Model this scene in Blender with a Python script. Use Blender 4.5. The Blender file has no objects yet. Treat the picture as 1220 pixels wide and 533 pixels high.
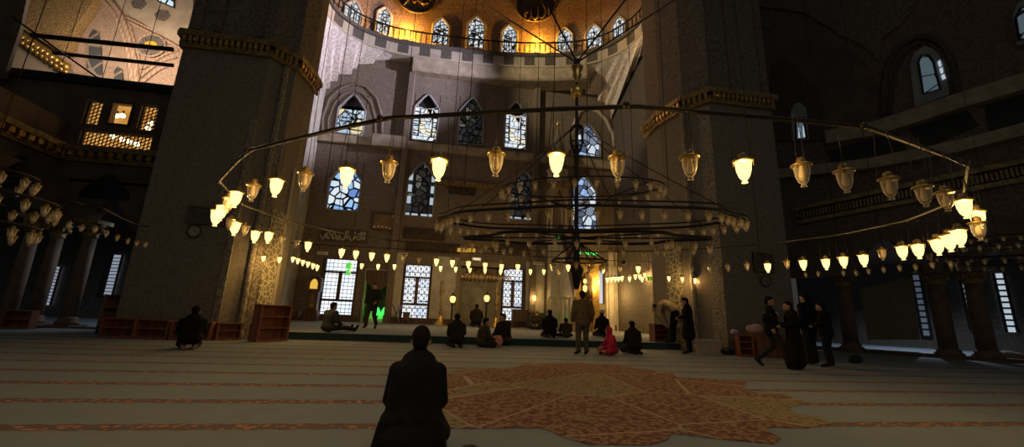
import bpy, bmesh, math, random
from math import sin, cos, pi, radians, hypot, atan2, sqrt
from mathutils import Vector, Matrix
V = Vector
random.seed(7)
sc = bpy.context.scene
C = sc.collection
WORD = ['first', 'second', 'third', 'fourth', 'fifth', 'sixth', 'seventh', 'eighth', 'ninth', 'tenth', 'eleventh', 'twelfth', 'thirteenth',
        'fourteenth', 'fifteenth', 'sixteenth', 'seventeenth', 'eighteenth', 'nineteenth', 'twentieth']
WORD += ['twenty-' + w for w in WORD[:9]] + ['thirtieth'] + ['thirty-' + w for w in WORD[:9]] + ['fortieth'] + ['forty-' + w for w in WORD[:9]] + ['fiftieth'] + ['fifty-' + w for w in WORD[:9]]

# ------------------------------------------------------------------ the view
PW, PH, FPX = 1220, 533, 480.0
CAMH = 0.93
YAW, PITCH, ROLL = radians(9), radians(12.9), radians(2.2)
W3 = V((sin(YAW) * cos(PITCH), cos(YAW) * cos(PITCH), sin(PITCH)))
R0 = V((cos(YAW), -sin(YAW), 0))
U0 = R0.cross(W3)
R3 = R0 * cos(ROLL) + U0 * sin(ROLL)
U3 = -R0 * sin(ROLL) + U0 * cos(ROLL)
EYE = V((0, 0, CAMH))
cam_d = bpy.data.cameras.new('camera')
cam_d.sensor_width = 36
cam_d.lens = 36 * FPX / PW
cam_d.clip_end = 300
cam = bpy.data.objects.new('camera', cam_d)
C.objects.link(cam)
cam.matrix_world = Matrix(((R3.x, U3.x, -W3.x, EYE.x), (R3.y, U3.y, -W3.y, EYE.y), (R3.z, U3.z, -W3.z, EYE.z), (0, 0, 0, 1)))
sc.camera = cam


def ray(x, y):
    return W3 + R3 * ((x - PW / 2) / FPX) - U3 * ((y - PH / 2) / FPX)


def onz(x, y, z):          # the point at height z seen at a photograph position
    d = ray(x, y)
    return EYE + d * ((z - EYE.z) / d.z)


def ony(x, y, Y):          # the point on the plane y = Y
    d = ray(x, y)
    return EYE + d * ((Y - EYE.y) / d.y)


def onx(x, y, X):
    d = ray(x, y)
    return EYE + d * ((X - EYE.x) / d.x)


def onp(x, y, o, n):       # the point on any plane
    d = ray(x, y)
    return EYE + d * ((o - EYE).dot(n) / d.dot(n))


# ------------------------------------------------------------------ materials
def new_mat(name):
    m = bpy.data.materials.new(name)
    m.use_nodes = True
    nt = m.node_tree
    b = nt.nodes['Principled BSDF']
    return m, nt, b


def mat(name, c1, c2=None, kind=None, scale=4.0, lo=.4, hi=.6, rough=.8, metal=0.0, bump=0.0, c3=None, stretch=None, spec=None, detail=3):
    m, nt, b = new_mat(name)
    N, L = nt.nodes, nt.links
    b.inputs['Roughness'].default_value = rough
    b.inputs['Metallic'].default_value = metal
    if spec is not None:
        b.inputs['Specular IOR Level'].default_value = spec
    b.inputs['Base Color'].default_value = (*c1, 1)
    if not kind:
        return m
    tc = N.new('ShaderNodeTexCoord')
    src = tc.outputs['Object']
    if stretch:
        mp = N.new('ShaderNodeMapping')
        mp.inputs['Scale'].default_value = stretch
        L.new(src, mp.inputs['Vector'])
        src = mp.outputs['Vector']
    if kind == 'noise':
        t = N.new('ShaderNodeTexNoise')
        t.inputs['Scale'].default_value = scale
        t.inputs['Detail'].default_value = detail
        fac = t.outputs['Fac']
    elif kind == 'voro':
        t = N.new('ShaderNodeTexVoronoi')
        t.feature = 'DISTANCE_TO_EDGE'
        t.inputs['Scale'].default_value = scale
        fac = t.outputs['Distance']
    elif kind == 'cell':
        t = N.new('ShaderNodeTexVoronoi')
        t.inputs['Scale'].default_value = scale
        fac = t.outputs['Distance']
    elif kind == 'arab':          # curling ornament: rings inside warped cells
        n2 = N.new('ShaderNodeTexNoise')
        n2.inputs['Scale'].default_value = scale * .8
        mx = N.new('ShaderNodeMixRGB')
        mx.inputs['Fac'].default_value = .12
        L.new(src, mx.inputs[1])
        L.new(n2.outputs['Color'], mx.inputs[2])
        v = N.new('ShaderNodeTexVoronoi')
        v.inputs['Scale'].default_value = scale
        L.new(src, n2.inputs['Vector'])
        L.new(mx.outputs['Color'], v.inputs['Vector'])
        mm = N.new('ShaderNodeMath')
        mm.operation = 'MULTIPLY'
        mm.inputs[1].default_value = 22
        L.new(v.outputs['Distance'], mm.inputs[0])
        t = N.new('ShaderNodeMath')
        t.operation = 'SINE'
        L.new(mm.outputs[0], t.inputs[0])
        t2 = N.new('ShaderNodeMath')
        t2.operation = 'MULTIPLY_ADD'
        t2.inputs[1].default_value = .5
        t2.inputs[2].default_value = .5
        L.new(t.outputs[0], t2.inputs[0])
        fac = t2.outputs[0]
        t = None
    elif kind == 'brick':
        t = N.new('ShaderNodeTexBrick')
        t.inputs['Scale'].default_value = scale
        t.inputs['Mortar Size'].default_value = .02
        fac = t.outputs['Fac']
    elif kind == 'wave':
        t = N.new('ShaderNodeTexWave')
        t.inputs['Scale'].default_value = scale
        t.inputs['Distortion'].default_value = 3
        fac = t.outputs['Fac']
    if t is not None:
        L.new(src, t.inputs['Vector'])
    r = N.new('ShaderNodeValToRGB')
    e = r.color_ramp.elements
    e[0].position, e[0].color = lo, (*c1, 1)
    e[1].position, e[1].color = hi, (*(c2 or c1), 1)
    if c3:
        q = e.new(min(1, hi + (hi - lo)))
        q.color = (*c3, 1)
    L.new(fac, r.inputs['Fac'])
    L.new(r.outputs['Color'], b.inputs['Base Color'])
    if bump:
        bp = N.new('ShaderNodeBump')
        bp.inputs['Strength'].default_value = bump
        bp.inputs['Distance'].default_value = .05
        L.new(fac, bp.inputs['Height'])
        L.new(bp.outputs['Normal'], b.inputs['Normal'])
    return m


def emit(name, col, strength, base=(.1, .1, .1)):
    m, nt, b = new_mat(name)
    b.inputs['Base Color'].default_value = (*base, 1)
    b.inputs['Emission Color'].default_value = (*col, 1)
    b.inputs['Emission Strength'].default_value = strength
    return m


def glazed(name, scale, edge, cols, strength, warp=0.0):
    """Daylit leaded glass: cells of coloured light between dark leads (one window's panes)."""
    m, nt, b = new_mat(name)
    N, L = nt.nodes, nt.links
    tc = N.new('ShaderNodeTexCoord')
    v = N.new('ShaderNodeTexVoronoi')
    v.feature = 'DISTANCE_TO_EDGE'
    v.inputs['Scale'].default_value = scale
    v.inputs['Randomness'].default_value = warp
    L.new(tc.outputs['Object'], v.inputs['Vector'])
    v2 = N.new('ShaderNodeTexVoronoi')
    v2.inputs['Scale'].default_value = scale
    v2.inputs['Randomness'].default_value = warp
    L.new(tc.outputs['Object'], v2.inputs['Vector'])
    r2 = N.new('ShaderNodeValToRGB')
    r2.color_ramp.interpolation = 'CONSTANT'
    e = r2.color_ramp.elements
    n = len(cols)
    e[0].position, e[0].color = 0, (*cols[0], 1)
    e[1].position, e[1].color = 1 / n, (*cols[1 % n], 1)
    for i in range(2, n):
        q = e.new(i / n)
        q.color = (*cols[i], 1)
    sep = N.new('ShaderNodeSeparateColor')
    L.new(v2.outputs['Color'], sep.inputs[0])
    L.new(sep.outputs[0], r2.inputs['Fac'])
    lt = N.new('ShaderNodeMath')
    lt.operation = 'GREATER_THAN'
    lt.inputs[1].default_value = edge
    L.new(v.outputs['Distance'], lt.inputs[0])
    ms = N.new('ShaderNodeMath')
    ms.operation = 'MULTIPLY'
    ms.inputs[1].default_value = strength
    L.new(lt.outputs[0], ms.inputs[0])
    b.inputs['Base Color'].default_value = (.02, .02, .02, 1)
    b.inputs['Roughness'].default_value = .4
    L.new(r2.outputs['Color'], b.inputs['Emission Color'])
    L.new(ms.outputs[0], b.inputs['Emission Strength'])
    return m


M = {}
M['stone'] = mat('stone_ornament', (.19, .155, .12), (.125, .10, .08), 'arab', 2.8, .3, .7)
M['stone_dark'] = mat('dark_tiled_stone', (.12, .10, .08), (.075, .062, .05), 'voro', 5, .03, .1)
M['apse'] = mat('apse_wall', (.20, .16, .12), (.145, .115, .085), 'arab', 2.4, .3, .7)
M['plain'] = mat('pale_stone', (.42, .36, .27), (.35, .29, .22), 'brick', 1.2, .3, .7)
M['pend'] = mat('painted_pendentive', (.74, .66, .58), (.56, .49, .43), 'arab', 1.7, .25, .75)
M['band'] = mat('cornice_band', (.40, .33, .23), (.30, .24, .165), 'noise', 2.2, .4, .6)
M['tile'] = mat('pier_tile', (.165, .138, .095), (.22, .185, .13), 'cell', 11, .25, .6)
M['tile_gold'] = mat('patterned_tile', (.50, .42, .24), (.17, .15, .09), 'voro', 5.5, .05, .12)
M['panel'] = mat('carved_border', (.36, .295, .19), (.20, .165, .11), 'arab', 4.2, .3, .65)
M['gilt'] = mat('gilding', (.62, .42, .12), (.40, .25, .07), 'noise', 6, .4, .6, rough=.35, metal=.75)
M['gilt_dim'] = mat('dull_gilding', (.34, .23, .07), (.18, .12, .05), 'noise', 6, .4, .6, rough=.5, metal=.4)
M['iron'] = mat('dark_iron', (.02, .018, .015), rough=.55, metal=.6)
M['brassrod'] = mat('brass_rod', (.07, .055, .03), rough=.45, metal=.8)
M['wood'] = mat('red_brown_wood', (.30, .105, .045), (.22, .07, .03), 'wave', 1.5, .3, .7, rough=.5)
M['wood_dark'] = mat('dark_walnut', (.10, .045, .02), (.06, .03, .015), 'wave', 1.2, .3, .7, rough=.5)
M['black'] = mat('black_paint', (.012, .012, .012), rough=.6)
M['white'] = mat('white_paint', (.75, .7, .6), rough=.5)
M['marble'] = mat('grey_marble', (.5, .46, .38), (.38, .35, .29), 'noise', 1.8, .4, .6, rough=.35)
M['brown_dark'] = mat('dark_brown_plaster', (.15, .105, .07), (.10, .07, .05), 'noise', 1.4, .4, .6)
M['arch_brown'] = mat('painted_arch', (.19, .135, .10), (.13, .095, .075), 'arab', 2.2, .3, .7)
M['dome'] = mat('painted_half_dome', (.32, .20, .115), (.20, .12, .065), 'arab', 2.0, .3, .7)
M['disc'] = mat('dark_roundel', (.045, .03, .018), (.03, .02, .014), 'noise', 2, .4, .6, rough=.5)
M['teal'] = mat('teal_cloth', (.02, .05, .045), rough=.9)
M['blue_carpet'] = mat('pale_blue_carpet', (.20, .23, .26), (.17, .20, .22), 'noise', 9, .4, .6, rough=.95)
M['skin'] = mat('skin', (.42, .24, .15), rough=.55)
M['hair'] = mat('dark_hair', (.014, .01, .008), rough=.6)
M['shelf_book'] = mat('book_spines', (.2, .05, .03), rough=.7)
M['frame_gold'] = mat('gilt_frame', (.16, .10, .035), rough=.4, metal=.5)
M['lead'] = mat('window_lead', (.012, .012, .014), rough=.6)
M['reveal'] = mat('window_reveal', (.30, .29, .30), (.22, .21, .21), 'noise', 1.5, .4, .6)
M['led_green'] = emit('green_light', (.05, 1, .12), 1.6)
M['bulb_lit'] = emit('glowing_bulb', (1, .82, .45), 6)
M['flame'] = emit('candle_lamp', (1, .55, .14), 2.2)
M['bulb_off'] = mat('warm_frosted_bulb', (.92, .78, .5), rough=.2)
M['yellow_dial'] = emit('lit_clock_dial', (1, .6, .08), .8)
M['loge_lit'] = mat('loge_lit_wall', (.75, .6, .35), rough=.9)
DAY = (.80, .90, 1.0)
M['w_bright'] = glazed('daylit_leaded_glass', 2.6, .035, [(.9, .95, 1), (.75, .86, 1), (.9, .95, 1), (1, .93, .75)], .95, .6)
M['w_rosette'] = glazed('daylit_rosette_glass', 1.5, .05, [(.75, .88, 1), (.5, .68, .85), (1, .85, .45), (.7, .86, .95)], .8, 1)
M['w_blue'] = glazed('daylit_blue_glass', 2.0, .09, [(.8, .92, 1), (.25, .5, 1), (.7, .85, 1), (.35, .62, 1), (.8, .9, 1), (.15, .3, .7)], .9, 1)
M['w_dark'] = glazed('dim_leaded_glass', 2.4, .10, [(.05, .06, .06), (.03, .03, .03), (.06, .07, .06), (.2, .2, .16), (.03, .03, .04), (.02, .02, .02), (.04, .05, .05), (.03, .03, .03), (.04, .04, .04)], .5, 1)
M['w_bluewhite'] = glazed('daylit_blue_white_glass', 1.8, .06, [(.85, .93, 1), (.4, .6, 1), (.1, .14, .22), (.75, .86, 1), (.25, .3, .4)], .8, 1)
M['w_drum'] = glazed('drum_leaded_glass', 2.7, .075, [(.85, .92, .98), (.75, .85, .93), (.9, .93, .95)], .8, .75)
M['w_door'] = glazed('daylit_clear_glass', 1.6, .0, [(.86, .92, 1), (.95, .97, 1), (.75, .85, 1), (.9, .95, 1)], 1.3, 1)
M['w_dim'] = glazed('dusk_lit_glass', 1.4, .03, [(.22, .32, .38), (.16, .24, .29), (.26, .36, .4)], .28, .8)
M['w_strip'] = emit('daylight_through_glass', (.75, .88, 1), .55)
M['w_faint'] = emit('faint_daylight_through_glass', (.5, .62, .85), .10)
M['w_pale'] = emit('pale_daylight_through_glass', (.6, .68, .85), .38)


def glass_mat(name, tint, mixv):
    m, nt, b = new_mat(name)
    N, L = nt.nodes, nt.links
    N.remove(b)
    out = N['Material Output']
    tr = N.new('ShaderNodeBsdfTransparent')
    tr.inputs[0].default_value = (*tint, 1)
    gl = N.new('ShaderNodeBsdfPrincipled')
    gl.inputs['Base Color'].default_value = (1, .9, .7, 1)
    gl.inputs['Roughness'].default_value = .18
    fr = N.new('ShaderNodeLayerWeight')
    fr.inputs['Blend'].default_value = .35
    ad = N.new('ShaderNodeMath')
    ad.operation = 'MULTIPLY_ADD'
    ad.inputs[1].default_value = .9
    ad.inputs[2].default_value = mixv
    ad.use_clamp = True
    L.new(fr.outputs['Facing'], ad.inputs[0])
    mx = N.new('ShaderNodeMixShader')
    L.new(ad.outputs[0], mx.inputs[0])
    L.new(tr.outputs[0], mx.inputs[1])
    L.new(gl.outputs[0], mx.inputs[2])
    L.new(mx.outputs[0], out.inputs[0])
    return m


M['glass'] = glass_mat('clear_lamp_glass', (.97, .95, .9), .10)


def lit_glass():
    m, nt, b = new_mat('lit_lamp_glass')
    N, L = nt.nodes, nt.links
    N.remove(b)
    tr = N.new('ShaderNodeBsdfTransparent')
    em = N.new('ShaderNodeEmission')
    em.inputs[0].default_value = (1, .70, .20, 1)
    em.inputs[1].default_value = 3.4
    mx = N.new('ShaderNodeMixShader')
    mx.inputs[0].default_value = .55
    L.new(tr.outputs[0], mx.inputs[1])
    L.new(em.outputs[0], mx.inputs[2])
    L.new(mx.outputs[0], N['Material Output'].inputs[0])
    return m


M['lamp_lit'] = lit_glass()


# ------------------------------------------------------------------ mesh building
WPOS = {}


def tag(o, label=None, cat=None, group=None, kind=None):
    for k, v in (('label', label), ('category', cat), ('group', group), ('kind', kind)):
        if v:
            o[k] = v
    return o


def empty(name, loc, label, cat, group=None, rz=0):
    o = bpy.data.objects.new(name, None)
    C.objects.link(o)
    o.location = loc
    o.rotation_euler = (0, 0, rz)
    o.empty_display_size = .1
    WPOS[o.name] = V(loc)
    return tag(o, label, cat, group)


class MB:
    def __init__(s):
        s.v, s.f, s.mi, s.sm = [], [], [], []

    def add(s, vs, fs, mi=0, smooth=False):
        k = len(s.v)
        s.v += [V(p) for p in vs]
        for f in fs:
            s.f.append([k + i for i in f])
            s.mi.append(mi)
            s.sm.append(smooth)
        return s

    def box(s, x0, x1, y0, y1, z0, z1, mi=0):
        return s.add([(x0, y0, z0), (x1, y0, z0), (x1, y1, z0), (x0, y1, z0), (x0, y0, z1), (x1, y0, z1), (x1, y1, z1), (x0, y1, z1)],
                     [(3, 2, 1, 0), (4, 5, 6, 7), (0, 1, 5, 4), (1, 2, 6, 5), (2, 3, 7, 6), (3, 0, 4, 7)], mi)

    def obox(s, c, a, b, d, mi=0):       # centre and three half-axis vectors
        c, a, b, d = V(c), V(a), V(b), V(d)
        P = [c - a - b - d, c + a - b - d, c + a + b - d, c - a + b - d, c - a - b + d, c + a - b + d, c + a + b + d, c - a + b + d]
        return s.add(P, [(3, 2, 1, 0), (4, 5, 6, 7), (0, 1, 5, 4), (1, 2, 6, 5), (2, 3, 7, 6), (3, 0, 4, 7)], mi)

    def prism(s, poly, ext, mi=0):
        n = len(poly)
        e = V(ext)
        P = [V(p) for p in poly]
        P2 = [p + e for p in P]
        fs = [tuple(range(n - 1, -1, -1)), tuple(range(n, 2 * n))] + [(i, (i + 1) % n, n + (i + 1) % n, n + i) for i in range(n)]
        return s.add(P + P2, fs, mi)

    def column(s, poly, z0, z1, mi=0):   # plan polygon raised from z0 to z1
        return s.prism([(p[0], p[1], z0) for p in poly], (0, 0, z1 - z0), mi)

    def tube(s, path, r, n=8, closed=False, mi=0, smooth=True, flat=None):
        P = [V(p) for p in path]
        m = len(P)
        rs = r if isinstance(r, (list, tuple)) else [r] * m
        vs = []
        prev = None
        for i in range(m):
            if closed:
                t = P[(i + 1) % m] - P[i - 1]
            else:
                t = P[min(i + 1, m - 1)] - P[max(i - 1, 0)]
            t.normalize()
            if prev is None:
                a = t.cross(V((0, 0, 1)))
                if a.length < .1:
                    a = t.cross(V((1, 0, 0)))
            else:
                a = prev - t * prev.dot(t)
            a.normalize()
            prev = a
            b = t.cross(a)
            for j in range(n):
                q = 2 * pi * j / n
                vs.append(P[i] + (a * cos(q) + b * sin(q)) * rs[i])
        fs = []
        for i in range(m if closed else m - 1):
            for j in range(n):
                i2 = (i + 1) % m
                fs.append((i * n + j, i * n + (j + 1) % n, i2 * n + (j + 1) % n, i2 * n + j))
        if not closed:
            fs.append(tuple(range(n - 1, -1, -1)))
            fs.append(tuple((m - 1) * n + j for j in range(n)))
        return s.add(vs, fs, mi, smooth)

    def lathe(s, prof, c=(0, 0, 0), n=12, mi=0, smooth=True):
        c = V(c)
        vs, fs = [], []
        for r, z in prof:
            for j in range(n):
                q = 2 * pi * j / n
                vs.append(c + V((r * cos(q), r * sin(q), z)))
        for i in range(len(prof) - 1):
            for j in range(n):
                fs.append((i * n + j, i * n + (j + 1) % n, (i + 1) * n + (j + 1) % n, (i + 1) * n + j))
        fs.append(tuple(range(n - 1, -1, -1)))
        fs.append(tuple((len(prof) - 1) * n + j for j in range(n)))
        return s.add(vs, fs, mi, smooth)

    def ball(s, c, r, n=12, k=8, mi=0):
        if not isinstance(r, (list, tuple)):
            r = (r, r, r)
        c = V(c)
        vs = [c + V((0, 0, -r[2]))]
        for i in range(1, k):
            t = -pi / 2 + pi * i / k
            for j in range(n):
                q = 2 * pi * j / n
                vs.append(c + V((r[0] * cos(t) * cos(q), r[1] * cos(t) * sin(q), r[2] * sin(t))))
        vs.append(c + V((0, 0, r[2])))
        fs = [(0, 1 + (j + 1) % n, 1 + j) for j in range(n)]
        for i in range(k - 2):
            for j in range(n):
                a = 1 + i * n
                fs.append((a + j, a + (j + 1) % n, a + n + (j + 1) % n, a + n + j))
        e = 1 + (k - 2) * n
        fs += [(e + j, e + (j + 1) % n, len(vs) - 1) for j in range(n)]
        return s.add(vs, fs, mi, True)

    def capsule(s, p0, r0, p1, r1, wide=None, wf=1.0, n=12):
        p0, p1 = V(p0), V(p1)
        t = p1 - p0
        ln = t.length or 1e-5
        t = t / ln if t.length > 1e-6 else V((0, 0, 1))
        a = t.cross(V((0, 1, 0)))
        if a.length < .2:
            a = t.cross(V((1, 0, 0)))
        a.normalize()
        b = t.cross(a)
        rings = []
        for q in (-80, -50, -20, 0):
            rings.append((p0 + t * r0 * sin(radians(q)), r0 * cos(radians(q))))
        for q in (0, 20, 50, 80):
            rings.append((p1 + t * r1 * sin(radians(q)), r1 * cos(radians(q))))
        vs = []
        w = V(wide).normalized() if wide else None
        for c, r in rings:
            for j in range(n):
                q = 2 * pi * j / n
                o = (a * cos(q) + b * sin(q)) * r
                if w:
                    o = o + w * o.dot(w) * (wf - 1)
                vs.append(c + o)
        fs = [tuple(range(n - 1, -1, -1)), tuple((len(rings) - 1) * n + j for j in range(n))]
        for i in range(len(rings) - 1):
            for j in range(n):
                fs.append((i * n + j, i * n + (j + 1) % n, (i + 1) * n + (j + 1) % n, (i + 1) * n + j))
        return s.add(vs, fs, 0, True)

    def loft(s, A, B, mi=0, smooth=False):
        n = len(A)
        return s.add(list(A) + list(B), [(i, i + 1, n + i + 1, n + i) for i in range(n - 1)], mi, smooth)

    def data(s, name, mats, off=V((0, 0, 0)), rot=None):
        me = bpy.data.meshes.new(name)
        pts = [p - off for p in s.v]
        if rot:
            pts = [rot @ p for p in pts]
        me.from_pydata([tuple(p) for p in pts], [], s.f)
        for m in (mats if isinstance(mats, (list, tuple)) else [mats]):
            me.materials.append(m)
        me.polygons.foreach_set('material_index', s.mi)
        me.polygons.foreach_set('use_smooth', s.sm)
        bm = bmesh.new()
        bm.from_mesh(me)
        bmesh.ops.recalc_face_normals(bm, faces=bm.faces)
        bm.to_mesh(me)
        bm.free()
        me.update()
        return me

    def build(s, name, mats, parent=None, loc=None):
        """One mesh object. Coordinates are world ones; a child is stored relative to its parent, a lone one to its base."""
        if parent is not None:
            off = WPOS[parent.name]
        elif loc is not None:
            off = V(loc)
        else:
            xs, ys, zs = [p.x for p in s.v], [p.y for p in s.v], [p.z for p in s.v]
            off = V(((min(xs) + max(xs)) / 2, (min(ys) + max(ys)) / 2, min(zs)))
        o = bpy.data.objects.new(name, s.data(name, mats, off))
        C.objects.link(o)
        if parent is not None:
            o.parent = parent
        else:
            o.location = off
        WPOS[o.name] = off
        return o


def struct(name, mb, mats, parent=None):
    o = mb.build(name, mats, parent)
    if parent is None:
        o['kind'] = 'structure'
    return o


def arch_pts(x0, x1, z0, zs, zt, n=14, point=.0):
    """outline of an arched opening in (x, z), from bottom left, over the top, to bottom right"""
    cx, hw = (x0 + x1) / 2, (x1 - x0) / 2
    pts = [(x0, z0)]
    for i in range(n + 1):
        t = pi - pi * i / n
        pz = abs(sin(t))
        px = cos(t)
        if point:
            px = px * (1 - point * (1 - abs(px)) * .6)
        pts.append((cx + hw * px, zs + (zt - zs) * (pz ** (1 - .25 * bool(point)) if not point else 1 - (abs(cos(t)) ** 1.55))))
    pts.append((x1, z0))
    return pts
# ------------------------------------------------------------------ floor and platform
def floor_mat():
    m, nt, b = new_mat('striped_carpet')
    N, L = nt.nodes, nt.links
    b.inputs['Roughness'].default_value = .95
    tc = N.new('ShaderNodeTexCoord')
    sx = N.new('ShaderNodeSeparateXYZ')
    L.new(tc.outputs['Object'], sx.inputs[0])

    def math_(op, a, bb=None, c=None):
        n = N.new('ShaderNodeMath')
        n.operation = op
        for i, q in enumerate((a, bb, c)):
            if q is None:
                continue
            if isinstance(q, (int, float)):
                n.inputs[i].default_value = q
            else:
                L.new(q, n.inputs[i])
        return n.outputs[0]
    w = math_('MULTIPLY', math_('SINE', math_('MULTIPLY', sx.outputs[0], 26)), .012)
    yy = math_('ADD', math_('ADD', sx.outputs[1], w), -3.74 + .94 * 10 + .47)
    fr = math_('FRACT', math_('DIVIDE', yy, .94))
    dist = math_('MULTIPLY', math_('ABSOLUTE', math_('SUBTRACT', fr, .5)), .94)   # metres from a stripe's middle
    band = math_('LESS_THAN', dist, .085)
    edge = math_('MULTIPLY', math_('GREATER_THAN', dist, .068), band)
    n1 = N.new('ShaderNodeTexVoronoi')
    n1.inputs['Scale'].default_value = 14
    L.new(tc.outputs['Object'], n1.inputs['Vector'])
    flower = math_('LESS_THAN', n1.outputs['Distance'], .36)
    n2 = N.new('ShaderNodeTexNoise')
    n2.inputs['Scale'].default_value = 3
    n2.inputs['Detail'].default_value = 6
    L.new(tc.outputs['Object'], n2.inputs['Vector'])

    def mix(f, a, bb):
        n = N.new('ShaderNodeMixRGB')
        for i, q in ((0, f), (1, a), (2, bb)):
            if isinstance(q, tuple):
                n.inputs[i].default_value = (*q, 1)
            elif isinstance(q, (int, float)):
                n.inputs[i].default_value = q
            else:
                L.new(q, n.inputs[i])
        return n.outputs[0]
    base = mix(n2.outputs['Fac'], (.205, .25, .25), (.275, .325, .32))
    stripe = mix(flower, (.20, .115, .085), (.60, .24, .14))
    stripe = mix(edge, stripe, (.10, .09, .06))
    near = math_('LESS_THAN', sx.outputs[1], 40)
    col = mix(band, base, stripe)
    L.new(col, b.inputs['Base Color'])
    bp = N.new('ShaderNodeBump')
    bp.inputs['Strength'].default_value = .3
    bp.inputs['Distance'].default_value = .01
    n3 = N.new('ShaderNodeTexNoise')
    n3.inputs['Scale'].default_value = 60
    L.new(tc.outputs['Object'], n3.inputs['Vector'])
    L.new(n3.outputs['Fac'], bp.inputs['Height'])
    L.new(bp.outputs['Normal'], b.inputs['Normal'])
    return m


M['floor'] = floor_mat()
f = MB().box(-26, 34, -4, 44, -.3, 0).build('floor', M['floor'], loc=(0, 0, 0))
tag(f, 'grey green prayer carpet with red patterned row stripes', 'floor', kind='structure')


def medallion_mat():
    m, nt, b = new_mat('medallion_carpet')
    N, L = nt.nodes, nt.links
    b.inputs['Roughness'].default_value = .95
    tc = N.new('ShaderNodeTexCoord')
    n0 = N.new('ShaderNodeTexNoise')
    n0.inputs['Scale'].default_value = 1.3
    n0.inputs['Detail'].default_value = 2
    L.new(tc.outputs['Object'], n0.inputs['Vector'])
    wm = N.new('ShaderNodeMixRGB')
    wm.inputs[0].default_value = .18
    L.new(tc.outputs['Object'], wm.inputs[1])
    L.new(n0.outputs['Color'], wm.inputs[2])
    big = N.new('ShaderNodeTexVoronoi')
    big.inputs['Scale'].default_value = .62
    L.new(tc.outputs['Object'], big.inputs['Vector'])
    sepb = N.new('ShaderNodeSeparateColor')
    L.new(big.outputs['Color'], sepb.inputs[0])
    sm = N.new('ShaderNodeTexVoronoi')
    sm.inputs['Scale'].default_value = 9
    L.new(wm.outputs[0], sm.inputs['Vector'])
    n1 = N.new('ShaderNodeTexNoise')
    n1.inputs['Scale'].default_value = 20
    n1.inputs['Detail'].default_value = 5
    L.new(wm.outputs[0], n1.inputs['Vector'])
    r1 = N.new('ShaderNodeValToRGB')      # red field with flowers
    e = r1.color_ramp.elements
    e[0].position, e[0].color = .36, (.11, .045, .03, 1)
    e[1].position, e[1].color = .50, (.25, .085, .05, 1)
    q = e.new(.57)
    q.color = (.36, .27, .13, 1)
    q = e.new(.68)
    q.color = (.28, .11, .06, 1)
    L.new(n1.outputs['Fac'], r1.inputs[0])
    r2 = N.new('ShaderNodeValToRGB')      # olive gold star points
    e = r2.color_ramp.elements
    e[0].position, e[0].color = .40, (.17, .06, .03, 1)
    e[1].position, e[1].color = .48, (.33, .265, .12, 1)
    q = e.new(.62)
    q.color = (.27, .21, .10, 1)
    L.new(n1.outputs['Fac'], r2.inputs[0])
    gt = N.new('ShaderNodeMath')
    gt.operation = 'GREATER_THAN'
    gt.inputs[1].default_value = .58
    L.new(sepb.outputs[0], gt.inputs[0])
    mx = N.new('ShaderNodeMixRGB')
    L.new(gt.outputs[0], mx.inputs[0])
    L.new(r1.outputs[0], mx.inputs[1])
    L.new(r2.outputs[0], mx.inputs[2])
    # pale outlines round the flowers and between the star's fields
    ve = N.new('ShaderNodeTexVoronoi')
    ve.feature = 'DISTANCE_TO_EDGE'
    ve.inputs['Scale'].default_value = .62
    L.new(tc.outputs['Object'], ve.inputs['Vector'])
    lt = N.new('ShaderNodeMath')
    lt.operation = 'LESS_THAN'
    lt.inputs[1].default_value = .008
    L.new(ve.outputs['Distance'], lt.inputs[0])
    m2 = N.new('ShaderNodeMixRGB')
    L.new(lt.outputs[0], m2.inputs[0])
    L.new(mx.outputs[0], m2.inputs[1])
    m2.inputs[2].default_value = (.42, .33, .2, 1)
    L.new(m2.outputs[0], b.inputs['Base Color'])
    return m


MED = [(526, 446), (560, 438), (600, 441), (625, 435), (690, 433), (735, 436), (762, 440), (800, 444), (806, 450), (850, 452), (889, 456), (884, 464), (905, 470), (930, 470),
       (962, 480), (938, 487), (948, 494), (975, 498), (993, 505), (960, 511), (916, 510), (914, 515), (931, 522), (922, 530), (900, 528), (850, 523), (800, 517), (795, 525), (775, 531), (750, 531), (700, 530),
       (672, 522), (655, 514), (640, 510), (580, 511), (528, 511), (520, 500), (505, 490), (515, 480), (500, 470), (518, 460)]
mb = MB().prism([onz(x, y, 0.001) for x, y in MED], (0, 0, .006))
tag(mb.build('medallion_carpet', medallion_mat()), 'lobed red and gold star medallion woven in the middle of the carpet', 'carpet')

YP, ZP = 13.35, .22                       # front of the raised platform, its height
mb = MB().box(-9.5, 12.2, YP, 26.4, 0, ZP - .015)
struct('trim_1', mb, M['teal'])['label'] = 'dark teal front of the raised platform below the far wall'
bpy.data.objects['trim_1']['category'] = 'platform'
mb = MB().box(-9.5, 12.2, YP - .02, 26.4, ZP - .015, ZP)
o = struct('floor_platform', mb, M['blue_carpet'])
tag(o, 'pale grey blue carpet on the raised platform below the far wall', 'floor')

# ------------------------------------------------------------------ piers
LP_ = [(-8.55, 12.55), (-6.05, 12.55), (-5.72, 12.95), (-5.45, 13.1), (-5.3, 14.0), (-5.3, 14.6), (-8.55, 14.6)]
RP_ = [(11.4, 11.85), (8.95, 11.87), (8.36, 12.65), (8.12, 13.9), (8.12, 15.0), (11.4, 15.0)]


def grow(poly, d):
    cx = sum(p[0] for p in poly) / len(poly)
    cy = sum(p[1] for p in poly) / len(poly)
    return [(p[0] + d * (1 if p[0] > cx else -1), p[1] + d * (1 if p[1] > cy else -1)) for p in poly]


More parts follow.
